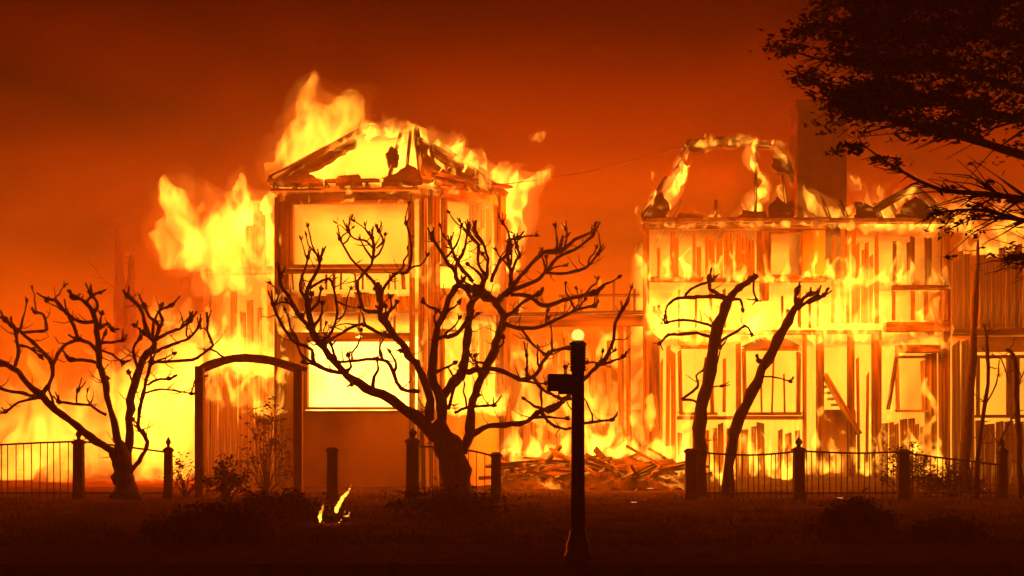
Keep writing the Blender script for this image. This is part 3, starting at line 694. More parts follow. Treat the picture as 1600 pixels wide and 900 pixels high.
fire('gable_flame', 'forked flame leaping over the small gable right of the chimney',
     [[(1345, 346, YR + 0.6, 9), (1380, 334, YR + 0.8, 11), (1405, 318, YR + 1, 10), (1425, 300, YR + 1.2, 8), (1440, 290, YR + 1.2, 3)], [(1440, 300, YR + 1.2, 7), (1455, 315, YR + 1, 8), (1470, 335, YR + 0.8, 8), (1478, 350, YR + 0.6, 5)], [(1352, 322, YR + 1, 5), (1345, 300, YR + 1, 4)], [(1372, 302, YR + 1, 5), (1368, 290, YR + 1, 2)]],
     1.2, voxel=0.06, amp=0.15, seed=47, lights=[(1420, 300, YR + 2.5, 1800, 0.4)])
fire('balcony_fire', 'yellow ball of fire bursting out between the storeys of the right house',
     [[(1290, 525, YR - 0.5, 22), (1300, 490, YR - 0.6, 26), (1318, 462, YR - 0.6, 22), (1330, 435, YR - 0.5, 12), (1328, 400, YR - 0.4, 6)], [(1270, 500, YR - 0.4, 16), (1272, 450, YR - 0.4, 12), (1270, 420, YR - 0.3, 5)], [(1340, 520, YR - 0.4, 18), (1355, 480, YR - 0.4, 14), (1362, 450, YR - 0.3, 7)]],
     0.95, voxel=0.07, amp=0.22, seed=48, lights=[(1310, 470, YR - 1.8, 2600, 0.5)])
fire('window_fire', 'sheet of flame blowing out under the upper boards at the left of the right house',
     licks(1015, 525, 1180, 525, YR - 0.35, 14, 40, 105, 17, 0.05, 49, 0.2), 1.0, voxel=0.07, amp=0.2, seed=49, lights=[(1080, 480, YR - 1.8, 2200, 0.5)])
fire('wall_flame', 'flames running along the lintel and balcony at the right end of the right house',
     licks(1380, 545, 1480, 540, YR - 0.3, 9, 20, 50, 9, 0.05, 50, 0.2) + licks(1385, 450, 1478, 450, YR - 0.2, 8, 30, 90, 7, 0.04, 51, 0.15, False), 1.0, voxel=0.06, amp=0.15, seed=50, lights=[(1430, 500, YR - 1.8, 1300, 0.4)])
fire('wall_flame', 'tall flames in the stair opening of the right house',
     licks(1292, 700, 1376, 700, YR + 0.5, 7, 60, 170, 10, 0.03, 52, 0.3, False), 0.8, voxel=0.06, amp=0.16, seed=51)
fire('wall_flame', 'flames climbing between the column and arched window of the right house',
     licks(1120, 700, 1275, 700, YR - 0.3, 9, 40, 170, 8, 0.03, 53, 0.2, False), 0.7, voxel=0.06, amp=0.15, seed=52)
fire('wall_flame', 'low flames eating the apron boards under the right house windows',
     licks(1030, 725, 1470, 728, YR - 0.5, 22, 14, 50, 9, 0.03, 54, 0.2), 0.6, voxel=0.07, amp=0.14, seed=53)
fire('roof_flame', 'orange flames above the dark boards of the house at the right edge',
     licks(1500, 392, 1640, 385, 40.8, 10, 18, 50, 15, -0.1, 55, 0.3), 0.75, voxel=0.07, amp=0.18, seed=54, lights=[(1560, 350, 41.5, 1500, 0.5)])

fire('eave_flame', 'broken row of small flames along the eave of the right house',
     licks(1010, 352, 1482, 354, YR - 0.4, 30, 8, 28, 7, 0.08, 56, 0.15) + [[(1130, 345, YR - 0.4, 4), (1138, 352, YR - 0.4, 5), (1146, 356, YR - 0.4, 3)]], 1.5, voxel=0.05, amp=0.09, seed=55, lights=[(1120, 300, YR - 1.6, 600, 0.4)])  # lamp added in front of the roof slope to brighten its remaining panels
fire('wall_flame', 'tattered flames hanging over the upper boards of the right house',
     licks(1016, 440, 1190, 440, YR - 0.3, 10, 15, 75, 9, 0.02, 57, 0.12, False) + licks(1300, 440, 1480, 450, YR - 0.3, 10, 30, 95, 9, 0.03, 58, 0.12, False), 0.6, voxel=0.06, amp=0.17, seed=56)
fire('facade_fire', 'torn flames spread over the upper storey front of the right house',
     licks(1012, 436, 1478, 440, YR - 0.3, 30, 40, 88, 10, 0.02, 71, 0.12), 1.6, voxel=0.06, amp=0.16, seed=71, con=1.0, soft=0)
fire('facade_fire', 'torn flames spread between the storeys of the right house',
     licks(1012, 524, 1478, 524, YR - 0.35, 28, 40, 92, 13, 0.02, 72, 0.15), 1.44, voxel=0.07, amp=0.18, seed=72, con=1.0, soft=0)
fire('facade_fire', 'torn flames spread over the ground floor front of the right house',
     licks(1026, 742, 1476, 742, YR - 0.35, 30, 70, 210, 11, 0.02, 73, 0.15), 1.25, voxel=0.07, amp=0.18, seed=73, con=1.0, soft=0)
fire('facade_fire', 'torn flames spread over the canted side of the hip-roofed house',
     licks(660, 640, 786, 640, YL + 0.2, 16, 80, 330, 10, 0.02, 74, 0.3), 1.02, voxel=0.07, amp=0.18, seed=74, con=1.0, soft=0)
fire('facade_fire', 'torn flames spread over the front of the side wing',
     licks(326, 640, 432, 640, 39.6, 14, 60, 230, 12, 0.02, 75, 0.2), 0.85, voxel=0.07, amp=0.18, seed=75, con=1.0, soft=0)
fire('facade_fire', 'torn flames spread along the porch front',
     licks(795, 720, 1035, 720, 38.3, 18, 60, 200, 11, 0.02, 76, 0.2), 1.2, voxel=0.07, amp=0.18, seed=76, con=1.0, soft=0)
fire('facade_fire', 'torn flames up the left corner post of the hip-roofed house',
     licks(424, 640, 452, 640, YL - 0.4, 5, 100, 330, 8, 0.0, 77, 0.15), 1.02, voxel=0.06, amp=0.15, seed=77, con=1.0, soft=0)
fire('roof_flame', 'scattered flames over the burnt right end of the roof behind the overhanging tree',
     licks(1330, 345, 1500, 350, YR + 0.6, 12, 15, 55, 10, 0.1, 78, 0.4), 1.1, voxel=0.06, amp=0.16, seed=78)
for k, (x, y, r_) in enumerate(((1020, 274, 5), (875, 352, 5), (936, 440, 5), (1100, 214, 4), (1372, 295, 5), (1346, 318, 4))):
    fire('flame_wisp', ('wisp of flame above the left corner of the right house roof', 'wisp of flame hanging right of the canted side', 'wisp of flame standing over the porch roof', 'wisp of flame above the bare ridge of the right house', 'upper wisp of flame right of the chimney', 'lower wisp of flame right of the chimney')[k],
         [[(x, y + 8, YR, r_ * 0.7), (x + 1, y, YR, r_), (x - 1, y - 8, YR, r_ * 0.4)]], 1.8, voxel=0.04, amp=0.08, seed=80 + k, soft=0)
fire('facade_fire', 'torn flames over the balcony rail and floor band of the hip-roofed house',
     licks(446, 492, 650, 492, YL - 0.5, 14, 15, 70, 8, 0.02, 91, 0.1), 0.94, voxel=0.06, amp=0.15, seed=91, con=1.0, soft=0)
fire('facade_fire', 'torn flames dripping along the header above the upper picture window',
     licks(440, 318, 660, 316, YL - 0.4, 14, 8, 26, 5, 0.05, 92, 0.1, False), 1.53, voxel=0.05, amp=0.1, seed=92, con=1.0, soft=0)
fire('wing_fire', 'mass of flame filling the gap between the blown plume and the hip-roofed house',
     [[(420, 430, 39.3, 22), (405, 390, 39.3, 24), (412, 340, 39.3, 18), (425, 305, 39.3, 8)], [(370, 440, 39.3, 24), (360, 400, 39.3, 22), (380, 360, 39.3, 20), (392, 320, 39.3, 12), (388, 290, 39.3, 5)],
      [(330, 440, 39.3, 20), (322, 405, 39.3, 18), (340, 380, 39.3, 12)]], 0.7, voxel=0.08, amp=0.22, seed=93)
fire('wing_fire', 'mass of flame rolling over the wing wall just above the garden arch',
     licks(300, 575, 440, 575, 39.0, 9, 60, 125, 22, -0.05, 94, 0.3), 0.7, voxel=0.08, amp=0.24, seed=94)
fire('wing_fire', 'tall streaming fire between the bare trunks and the side wing',
     licks(200, 640, 325, 640, 41.5, 9, 100, 210, 22, 0.0, 95, 0.5), 0.42, voxel=0.1, amp=0.28, seed=95)
fire('roof_flame', 'thin flames creeping up the left hip of the hip roof',
     licks(432, 284, 560, 206, YL + 1.2, 14, 8, 24, 6, 0.1, 96, 0.3), 1.5, voxel=0.05, amp=0.11, seed=96)
fire('roof_flame', 'ragged flames breaking through the burnt front slope of the hip roof',
     licks(470, 284, 770, 286, YL + 0.6, 20, 15, 60, 9, 0.05, 97, 0.5, False), 1.1, voxel=0.06, amp=0.16, seed=97, con=1.0, soft=0)
fire('roof_flame', 'long bank of flame behind the overhanging boughs at the right',
     licks(1345, 352, 1620, 360, YR + 2.6, 16, 25, 85, 17, 0.1, 98, 0.6), 0.7, voxel=0.08, amp=0.22, seed=98)
fire('roof_flame', 'loose flames streaming across the open roof of the right house',
     [[(1015, 345, YR + 1, 7), (1030, 330, YR + 1, 8), (1024, 310, YR + 1, 5), (1034, 296, YR + 1, 2)], [(1090, 342, YR + 1, 6), (1110, 335, YR + 1, 5), (1128, 342, YR + 1, 6)], [(1208, 340, YR + 1, 8), (1222, 318, YR + 1, 8), (1214, 296, YR + 1.4, 5), (1224, 280, YR + 1.6, 2)],
      [(1150, 344, YR + 1, 7), (1164, 330, YR + 1, 6), (1160, 312, YR + 1, 3)]], 1.5, voxel=0.05, amp=0.12, seed=99)
fire('branch_flame', 'small tuft of flame at the tip of the overhanging bough',
     [[(1250, 140, 17.0, 2.5), (1249, 126, 17.0, 3), (1252, 112, 17.0, 1.5), (1250, 106, 17.0, 0.8)]], 14.0, voxel=0.015, amp=0.012, freq=5, seed=57, soft=0)
fire('branch_flame', 'pale tuft of flame caught in the overhanging leaves, right of its twin',
     [[(1310, 138, 17.0, 2.5), (1304, 124, 17.0, 3.6), (1300, 112, 17.0, 3), (1303, 103, 17.0, 1)]], 14.0, voxel=0.015, amp=0.012, freq=5, seed=58, soft=0)

# ================================================================== RUBBLE
rb = tag(empty('rubble_heap', (P(930, 0, 38).x, 38, 0)), 'smouldering heap of collapsed timber and ash below the porch', 'rubble')
vs_, fs = [], []; NX, NY = 60, 14
for j in range(NY + 1):
    for i in range(NX + 1):
        u, v = i / NX, j / NY
        p = P(770 + 320 * u, 0, 37.3); y = 36.6 + 2.4 * v
        h = (math.sin(math.pi * v) ** 0.7) * (0.25 + 0.75 * math.sin(math.pi * min(1, u * 1.0)) ** 0.5) * 0.7
        h *= 0.75 + 0.6 * noise.noise(Vector((p.x * 1.1, y * 1.1, 3))); h += 0.12 * noise.noise(Vector((p.x * 4, y * 4, 1)))
        vs_.append((p.x, y, max(-0.05, h)))
for j in range(NY):
    for i in range(NX):
        a = j * (NX + 1) + i; fs.append((a, a + 1, a + NX + 2, a + NX + 1))
put(link('ash_mound', mesh_of('ash_mound', vs_, fs), M['rubble']), rb)
for k in range(80):
    x = random.uniform(785, 1085); y = random.uniform(36.8, 38.6); p = P(x, 0, y); p.z = random.uniform(0.2, 0.8)
    an = random.uniform(0, 6.28); L = random.uniform(0.6, 1.9); d = Vector((math.cos(an), math.sin(an) * 0.5, random.uniform(-0.1, 0.5))).normalized() * L
    line_beam('burnt_beam', p - d * 0.5, p + d * 0.5, random.uniform(0.05, 0.13), random.uniform(0.05, 0.13), random.choice(('char', 'beam', 'rubble')), rb)

# ================================================================== TREES
def tube(pts, sides=7, cap=True, rough=0.12, seed=0):
    """tapered tube through (Vector, radius)"""
    rnd = random.Random(seed)
    vs_, fs = [], []
    n = len(pts)
    up = Vector((0.3, 1, 0.1)).normalized()
    for i, (p, r) in enumerate(pts):
        d = (pts[min(i + 1, n - 1)][0] - pts[max(i - 1, 0)][0]).normalized()
        a = d.cross(up); a = a.normalized() if a.length > 1e-4 else Vector((1, 0, 0)); b = d.cross(a).normalized()
        for k in range(sides):
            t = 6.28318 * k / sides; rr = r * (1 + rnd.uniform(-rough, rough))
            vs_.append(p + (a * math.cos(t) + b * math.sin(t)) * rr)
    for i in range(n - 1):
        for k in range(sides):
            a = i * sides + k; b = i * sides + (k + 1) % sides
            fs.append((a, b, b + sides, a + sides))
    fs.append(tuple(range(sides))[::-1]); fs.append(tuple(range((n - 1) * sides, n * sides)))
    return vs_, fs
def smooth_path(pts, sub=4):
    out_ = []
    for i in range(len(pts) - 1):
        p0 = pts[max(i - 1, 0)]; p1 = pts[i]; p2 = pts[i + 1]; p3 = pts[min(i + 2, len(pts) - 1)]
        for k in range(sub):
            t = k / sub; t2 = t * t; t3 = t2 * t
            v = (p1[0] * 2 + (p2[0] - p0[0]) * t + (p0[0] * 2 - p1[0] * 5 + p2[0] * 4 - p3[0]) * t2 + (p1[0] * 3 - p0[0] - p2[0] * 3 + p3[0]) * t3) * 0.5
            out_.append((v, p1[1] + (p2[1] - p1[1]) * t))
    out_.append(pts[-1]); return out_

def pollard(name, label, Y, lines, seed, twig=0.5, spread=0.9, knob=True, group='pollarded trees', second=2.0):
    """bare tree from limb lines (px, py, r_px); each limb starts on the nearest limb already built and wanders in depth"""
    rnd = random.Random(seed)
    base = P(lines[0][0][0], 0, Y); base.z = 0
    root = tag(empty(name, base), label, 'tree', group)
    placed = []                                       # (px, py, Y)
    for li, ln in enumerate(lines):
        x0, y0 = ln[0][0], ln[0][1]
        if placed:
            near = min(placed, key=lambda q: (q[0] - x0) ** 2 + (q[1] - y0) ** 2)
            Y0 = near[2]
        else: Y0 = Y
        length = sum(math.dist(ln[i][:2], ln[i + 1][:2]) for i in range(len(ln) - 1)) / FPX * Y
        dY = 0 if li == 0 else rnd.uniform(-1, 1) * spread * length * 0.6
        acc, pts, tot = 0, [], max(1e-6, length)
        for i, q in enumerate(ln):
            if i: acc += math.dist(ln[i][:2], ln[i - 1][:2]) / FPX * Y
            yy = Y0 + dY * acc / tot; placed.append((q[0], q[1], yy))
            jx, jy = (rnd.uniform(-2, 2), rnd.uniform(-2, 2)) if i and li else (0, 0)
            pts.append((P(q[0] + jx, q[1] + jy, yy), q[2] * (1.0 if li == 0 else 0.68) / FPX * Y))
        for i in range(len(ln) - 1):
            for t in (0.33, 0.66):
                a, b = placed[len(placed) - len(ln) + i], placed[len(placed) - len(ln) + i + 1]
                placed.append(tuple(a[k] + (b[k] - a[k]) * t for k in range(3)))
        sp = smooth_path(pts, 3)
        for i in range(1, len(sp) - 1):               # gnarled thickness
            sp[i] = (sp[i][0] + Vector((rnd.uniform(-1, 1), rnd.uniform(-1, 1), rnd.uniform(-1, 1))) * min(sp[i][1] * 0.34, 0.03), sp[i][1] * (1 + rnd.uniform(-0.14, 0.2)))
        vs_, fs = tube(sp, 12 if li == 0 else 8, seed=seed + li)
        def add(p2):
            v2, f2 = tube(p2, 5, seed=rnd.random()); o_ = len(vs_); vs_.extend(v2); fs.extend(tuple(i + o_ for i in f) for f in f2)
        tip, tr = sp[-1]; td = (sp[-1][0] - sp[-3][0]).normalized()
        if knob and li:                               # knuckle with cut stubs at the limb's end
            kr = max(tr * 2.0, 0.05)
            add([(tip - td * kr * 1.2, tr), (tip, kr), (tip + td * kr * 0.8, kr * 0.8), (tip + td * kr * 1.5, kr * 0.2)])
            for k in range(rnd.randint(2, 4)):
                d = (td + Vector((rnd.uniform(-1, 1), rnd.uniform(-0.8, 0.8), rnd.uniform(-0.3, 1)))).normalized(); L = rnd.uniform(0.10, 0.26)
                e1 = tip + d * L * 0.6 + Vector((0, 0, 0.02)); add([(tip, kr * 0.5), (e1, kr * 0.32), (tip + d * L + Vector((0, 0, 0.06)), kr * 0.3)])
        for k in range(int(length * second) if li else 0):   # secondary limbs, crooked, each ending in a knuckle
            i = rnd.randint(len(sp) // 4, len(sp) - 1); p, r = sp[i]
            td2 = (sp[i][0] - sp[i - 1][0]).normalized(); d = (td2 * 0.6 + Vector((rnd.uniform(-1, 1), rnd.uniform(-0.9, 0.9), rnd.uniform(-0.25, 1.0)))).normalized()
            L = rnd.uniform(0.3, 0.8); r0 = min(r * 0.75, 0.04); ch = [(p, r0)]; c = p
            for q_ in range(4):
                d = (d + Vector((rnd.uniform(-.6, .6), rnd.uniform(-.6, .6), rnd.uniform(-.35, .6)))).normalized(); c = c + d * L / 4; ch.append((c, r0 * (1 - 0.15 * q_) * rnd.uniform(0.8, 1.15)))
            ch += [(c + d * 0.03, r0 * rnd.uniform(0.9, 1.6)), (c + d * 0.08, r0 * rnd.uniform(0.8, 1.3)), (c + d * 0.11, r0 * 0.6)]
            add(ch)
            for q_ in range(3):
                e_ = (d + Vector((rnd.uniform(-1, 1), rnd.uniform(-1, 1), rnd.uniform(-.2, 1)))).normalized(); add([(c, r0 * 0.6), (c + e_ * rnd.uniform(0.07, 0.16), r0 * 0.4)])
        for k in range(int(length * twig * 5)):       # spurs and twigs along the limb
            i = rnd.randint(1, len(sp) - 2); p, r = sp[i]
            if r > 0.16: continue
            d = Vector((rnd.uniform(-1, 1), rnd.uniform(-0.8, 0.8), rnd.uniform(-0.4, 1))).normalized(); L = rnd.uniform(0.10, 0.5)
            m1 = p + d * L * 0.5; m2 = m1 + (d + Vector((rnd.uniform(-.6, .6), rnd.uniform(-.6, .6), 0.5))).normalized() * L * 0.5
            add([(p, 0.015), (m1, 0.010), (m2, 0.006)])
            if rnd.random() < 0.5: m3 = m1 + Vector((rnd.uniform(-1, 1), rnd.uniform(-1, 1), rnd.uniform(-.2, 1))).normalized() * L * 0.35; add([(m1, 0.009), (m3, 0.005)])
        put(link('trunk' if li == 0 else 'branch', mesh_of('limb', vs_, fs, True), M['bark']), root)
    return root

centre = [
 [(718, 792, 34), (713, 765, 25), (708, 725, 22), (697, 692, 20), (678, 660, 14)],
 [(690, 690, 15), (650, 648, 13), (600, 618, 10), (560, 600, 9), (533, 579, 8.5), (506, 545, 8), (490, 516, 7), (480, 475, 6), (482, 452, 4), (497, 420, 3.5), (500, 406, 3)],
 [(489, 516, 5), (470, 495, 4.5), (455, 470, 4), (441, 447, 4), (438, 430, 3.5)],
 [(535, 582, 5), (507, 578, 5), (489, 565, 4.5), (486, 548, 4), (458, 533, 3.5), (438, 500, 3), (426, 477, 3)],
 [(480, 470, 3.5), (470, 445, 3), (478, 415, 2.5), (481, 402, 2.5)],
 [(482, 452, 3), (515, 435, 3), (524, 460, 3), (526, 490, 3), (518, 520, 3), (505, 535, 3)],
 [(672, 655, 11), (668, 610, 10), (655, 578, 9), (638, 552, 9), (619, 530, 8), (598, 500, 7.5), (593, 486, 7), (596, 455, 5)],
 [(594, 487, 5), (567, 484, 4.5), (562, 458, 4), (560, 437, 3.5), (581, 412, 3.5), (586, 390, 3.5), (582, 372, 3)],
 [(586, 392, 3), (573, 378, 2.5), (555, 372, 2), (545, 358, 1.8)],
 [(588, 388, 2.5), (597, 376, 2.5), (592, 362, 2.5)],
 [(596, 455, 4), (570, 426, 3.2), (550, 406, 3), (530, 372, 2.6)],
 [(597, 455, 4), (616, 430, 4), (634, 424, 3.8), (641, 402, 3.6), (642, 378, 3), (633, 348, 2.5)],
 [(612, 527, 4.5), (592, 520, 4), (576, 511, 4), (562, 509, 3.5), (536, 519, 3.2), (510, 535, 3.2)],
 [(655, 612, 5), (625, 605, 4.5), (610, 570, 4), (590, 560, 3.8), (560, 562, 3.2), (530, 568, 3)],
 [(690, 655, 12), (684, 625, 12), (676, 585, 10), (683, 525, 8), (697, 480, 7), (712, 448, 6), (728, 452, 6), (747, 456, 8)],
 [(690, 670, 13), (693, 620, 12), (718, 589, 11), (727, 560, 10), (731, 520, 9.5), (736, 480, 9), (747, 456, 9), (760, 432, 5), (748, 412, 4), (748, 383, 3.5), (734, 363, 3)],
 [(684, 528, 5), (700, 525, 4.5), (715, 522, 5), (732, 500, 5)],
 [(722, 706, 14), (732, 678, 12), (733, 648, 10), (742, 614, 10), (757, 581, 10), (771, 548, 10), (780, 520, 10), (785, 492, 9), (775, 475, 8), (760, 462, 8)],
 [(733, 682, 8), (757, 668, 6), (790, 662, 6), (823, 659, 6), (845, 640, 5.5), (862, 642, 5), (890, 617, 4.5), (915, 590, 4.5), (938, 569, 4.2), (956, 540, 4), (963, 505, 3.6), (973, 482, 3.5)],
 [(938, 570, 3.5), (955, 566, 3), (972, 558, 3)],
 [(846, 645, 4), (862, 660, 3.5), (884, 670, 3.2), (912, 662, 3), (957, 655, 2.8)],
 [(728, 581, 7), (750, 579, 6.5), (775, 578, 6), (798, 586, 5.5), (822, 592, 5.5), (834, 588, 5), (846, 570, 4.5), (862, 550, 4), (890, 543, 3.5)],
 [(834, 590, 4.5), (846, 606, 4.2), (860, 617, 4), (872, 621, 3)],
 [(822, 590, 3), (824, 570, 2.5), (823, 557, 2.5)],
 [(739, 440, 4.5), (716, 410, 4), (704, 380, 3)],
 [(735, 458, 6), (716, 440, 6), (711, 422, 5), (699, 412, 4), (686, 390, 3.8), (677, 374, 3.5)],
 [(716, 408, 3), (725, 398, 3), (730, 362, 2.6)],
 [(760, 432, 4), (763, 405, 3.6), (752, 376, 3.2), (742, 362, 3.2)],
 [(775, 475, 7), (788, 462, 6), (795, 450, 6), (797, 432, 5), (792, 407, 4.2), (796, 380, 4), (808, 372, 3.5)],
 [(797, 380, 3), (793, 362, 2.6), (787, 350, 2.6)],
 [(797, 432, 4), (806, 408, 3.8), (814, 402, 3.4), (807, 385, 3)],
 [(768, 440, 4.5), (778, 414, 4), (796, 396, 3.6)],
 [(790, 462, 6), (812, 432, 5), (830, 410, 5), (850, 396, 5.5), (875, 391, 5.5), (899, 375, 4.5), (925, 364, 3.2)],
 [(882, 386, 3), (885, 368, 2.6), (884, 358, 2.4)],
 [(795, 456, 5.5), (835, 439, 4.5), (852, 426, 4.5), (872, 405, 4), (899, 390, 3.5), (928, 370, 3)],
 [(852, 426, 4), (875, 428, 3.6), (904, 424, 3.4), (918, 415, 3.2), (936, 396, 3)],
 [(798, 460, 5.5), (826, 462, 5), (850, 478, 5), (880, 470, 4.6), (905, 463, 4.6), (928, 459, 5)],
 [(786, 496, 5), (800, 488, 4.4), (818, 472, 4), (843, 460, 4)],
 [(784, 505, 5.5), (810, 514, 5), (845, 513, 4.6), (870, 500, 4), (900, 484, 3.6), (926, 477, 3)],
 [(815, 514, 3.4), (830, 535, 3), (850, 553, 2.8)],
 [(700, 640, 4), (710, 605, 3.5), (712, 592, 3)],
 [(710, 645, 3.6), (728, 636, 3.4), (750, 636, 3), (772, 635, 2.8)],
]
pollard('pollarded_tree', 'large many-limbed bare pollarded tree in front of the hip-roofed house', 30.5, centre, 3, twig=0.9)
left = [
 [(196, 780, 24), (195, 757, 17), (194, 738, 14), (192, 718, 12), (190, 702, 10), (188, 690, 5)],
 [(188, 735, 10), (178, 712, 9.5), (160, 692, 9), (132, 675, 8.5), (98, 650, 8.5), (66, 618, 8), (44, 598, 7), (22, 574, 6), (-6, 567, 5)],
 [(64, 616, 5), (76, 600, 5), (80, 576, 4.6), (72, 552, 4.4), (42, 526, 4), (18, 508, 4)],
 [(80, 576, 4.2), (92, 552, 4), (104, 537, 4), (122, 528, 4), (110, 502, 4.4), (106, 490, 3.5)],
 [(24, 572, 4.5), (28, 545, 4.2), (24, 514, 4.4), (10, 500, 4)],
 [(26, 540, 3.5), (44, 545, 3.2), (62, 556, 3)],
 [(36, 520, 3.6), (56, 518, 3.4), (72, 514, 3.4), (70, 494, 3.2), (54, 488, 3)],
 [(66, 622, 4.6), (36, 616, 4), (16, 610, 3.6), (-6, 602, 3.4)],
 [(60, 622, 3.4), (30, 630, 3), (10, 642, 2.8)],
 [(193, 735, 9), (186, 700, 8), (172, 640, 7.5), (160, 584, 7), (152, 545, 6.5), (148, 505, 6), (134, 474, 4.6), (116, 464, 4)],
 [(152, 548, 4.6), (136, 536, 4.2), (120, 528, 4)],
 [(148, 502, 4.6), (124, 502, 4), (104, 490, 3.8), (90, 474, 3.6), (76, 468, 3)],
 [(146, 492, 4), (152, 478, 3.4), (146, 462, 3.2)],
 [(158, 536, 3.6), (172, 533, 3), (190, 531, 2.6)],
 [(156, 568, 4), (136, 562, 3.8), (112, 561, 3.8)],
 [(160, 548, 3), (176, 553, 2.8), (192, 566, 2.6)],
 [(156, 514, 3.6), (168, 506, 3.2), (174, 516, 3)],
 [(166, 648, 3.6), (152, 638, 3.4), (138, 632, 3.2), (116, 630, 3), (94, 628, 2.8)],
 [(120, 630, 2.2), (119, 620, 2), (122, 612, 1.8)],
 [(199, 735, 11), (200, 690, 10), (202, 640, 9), (210, 600, 8.5), (222, 562, 8), (240, 536, 7), (230, 514, 5), (218, 484, 4.4), (198, 463, 4)],
 [(240, 536, 5), (249, 510, 4.4), (236, 494, 4), (226, 480, 3.8)],
 [(248, 514, 4), (254, 500, 3.6), (250, 486, 3.4), (268, 476, 3.2)],
 [(240, 534, 4.6), (262, 520, 4), (282, 514, 3.6), (297, 499, 3.6)],
 [(236, 552, 4.2), (252, 544, 3.8), (276, 536, 3.6), (296, 530, 3.2), (312, 512, 2.8)],
 [(232, 566, 4.2), (256, 564, 3.8), (300, 563, 3.6), (318, 552, 3.4), (333, 540, 3.4), (326, 520, 3), (324, 500, 2.8)],
 [(216, 580, 3.6), (208, 545, 3.4), (218, 530, 3)],
 [(203, 738, 6), (218, 718, 5.2), (229, 697, 5), (226, 680, 4.6), (218, 664, 4.4), (223, 630, 4.4), (228, 594, 4), (238, 566, 3.8)],
 [(230, 602, 2.8), (246, 594, 2.6), (262, 590, 2.8)],
 [(228, 614, 2.6), (250, 608, 2.2), (275, 611, 2), (300, 615, 1.8)],
]
pollard('pollarded_tree', 'low spreading bare pollarded tree at the left edge behind the iron fence', 30.0, left, 5, twig=0.9, second=1.1)
r1l = [
 [(1094, 790, 12), (1094, 700, 10.5), (1095, 655, 9.5), (1104, 600, 9.5), (1118, 530, 8.5), (1134, 476, 7.5), (1150, 456, 5.5), (1168, 440, 5), (1182, 430, 4.5)],
 [(1134, 465, 5), (1118, 458, 4.8), (1108, 452, 4.6), (1108, 436, 4)],
 [(1132, 466, 5), (1105, 463, 4.6), (1083, 464, 4.4), (1058, 466, 3.8), (1044, 478, 2.6), (1040, 494, 1.8)],
 [(1070, 462, 3), (1084, 447, 3.2), (1112, 438, 3)],
 [(1122, 512, 3.4), (1097, 503, 3), (1068, 498, 3), (1043, 502, 2.6)],
 [(1142, 470, 3.6), (1158, 468, 3.2), (1161, 485, 2.4)],
 [(1178, 432, 3), (1177, 452, 2.4), (1180, 468, 2)],
 [(1116, 528, 4), (1090, 521, 3.8), (1058, 524, 3.6), (1044, 524, 3.2), (1032, 537, 2.4)],
 [(1120, 536, 3.4), (1140, 524, 3.2), (1164, 508, 3), (1176, 524, 1.8)],
 [(1094, 632, 2.8), (1078, 624, 2.6), (1064, 624, 2.8), (1088, 604, 2.8), (1090, 588, 2.4), (1098, 580, 2.4)],
 [(1106, 600, 2), (1118, 580, 1.6), (1124, 545, 1.4)],
 [(1100, 622, 1.8), (1112, 606, 1.6), (1128, 604, 1.4)],
]
pollard('pollarded_tree', 'slender upright bare tree with few side limbs before the right house', 33.6, r1l, 8, 0.35, 0.6, second=0.5)
r2l = [
 [(1136, 790, 10), (1143, 700, 8.5), (1150, 668, 8), (1175, 612, 8), (1200, 562, 7.5), (1225, 515, 7), (1243, 484, 6.5), (1250, 470, 6)],
 [(1246, 480, 4.5), (1245, 466, 4.4), (1246, 455, 4)], [(1250, 474, 4.4), (1258, 464, 4), (1264, 458, 4)], [(1246, 484, 4.6), (1262, 472, 4.4), (1276, 465, 4)], [(1262, 474, 3.4), (1276, 466, 3.4), (1286, 459, 3.2)],
 [(1204, 558, 3), (1196, 566, 3), (1188, 562, 3.4)], [(1192, 588, 2.2), (1212, 588, 1.8), (1236, 597, 1.4)],
]
pollard('pollarded_tree', 'leaning bare trunk sawn to stubs beside the slender tree', 33.4, r2l, 9, 0.2, 0.6, second=0.0)
# thin saplings at the far right
sap = [
 ([[(1506, 775, 8), (1510, 690, 7), (1520, 560, 6.5), (1526, 440, 4), (1528, 375, 1.5)]], 'tall pole-thin burnt tree trunk before the house at right edge', 36.0),
 ([[(1526, 780, 4), (1530, 690, 3.4), (1543, 600, 3), (1542, 530, 2), (1536, 505, 1.2)], [(1541, 560, 2), (1562, 560, 1.6), (1578, 600, 1.4)], [(1535, 640, 2), (1556, 600, 1.6), (1563, 560, 1.2)]], 'young bare sapling bending beside the pole-thin burnt trunk', 32.5),
 ([[(1596, 790, 4), (1592, 690, 3.6), (1588, 620, 3.4), (1586, 560, 2.8), (1572, 545, 2)], [(1589, 640, 2), (1568, 680, 1.8), (1558, 700, 1.4)], [(1588, 610, 2), (1602, 580, 1.6), (1608, 560, 1.4)]], 'young bare sapling nearest the right edge of the picture', 32.0),
]
for k, (ls, lab, yy) in enumerate(sap): pollard('sapling', lab, yy, ls, 20 + k, 0.8, 0.5, False, 'saplings at the right', 0)
# tall trunks behind the left tree
for k, (ls, lab) in enumerate((([[(190, 765, 13), (188, 600, 11), (186, 470, 8), (185, 390, 5), (184, 345, 2)], [(186, 455, 1.6), (160, 432, 1.2), (135, 404, 0.8)], [(187, 500, 1.6), (214, 470, 1.2), (226, 452, 0.8)]], 'taller of two bare trunks standing behind the leftmost pollarded tree'),
                               ([[(209, 765, 12), (207, 600, 10), (205, 470, 8), (204, 420, 5), (205, 398, 2)]], 'shorter of two bare trunks standing behind the leftmost pollarded tree'))):
    pollard('burnt_trunk', lab, 47.0, ls, 30 + k, 0.4, 0.4, False, 'trunks at the left', 0)

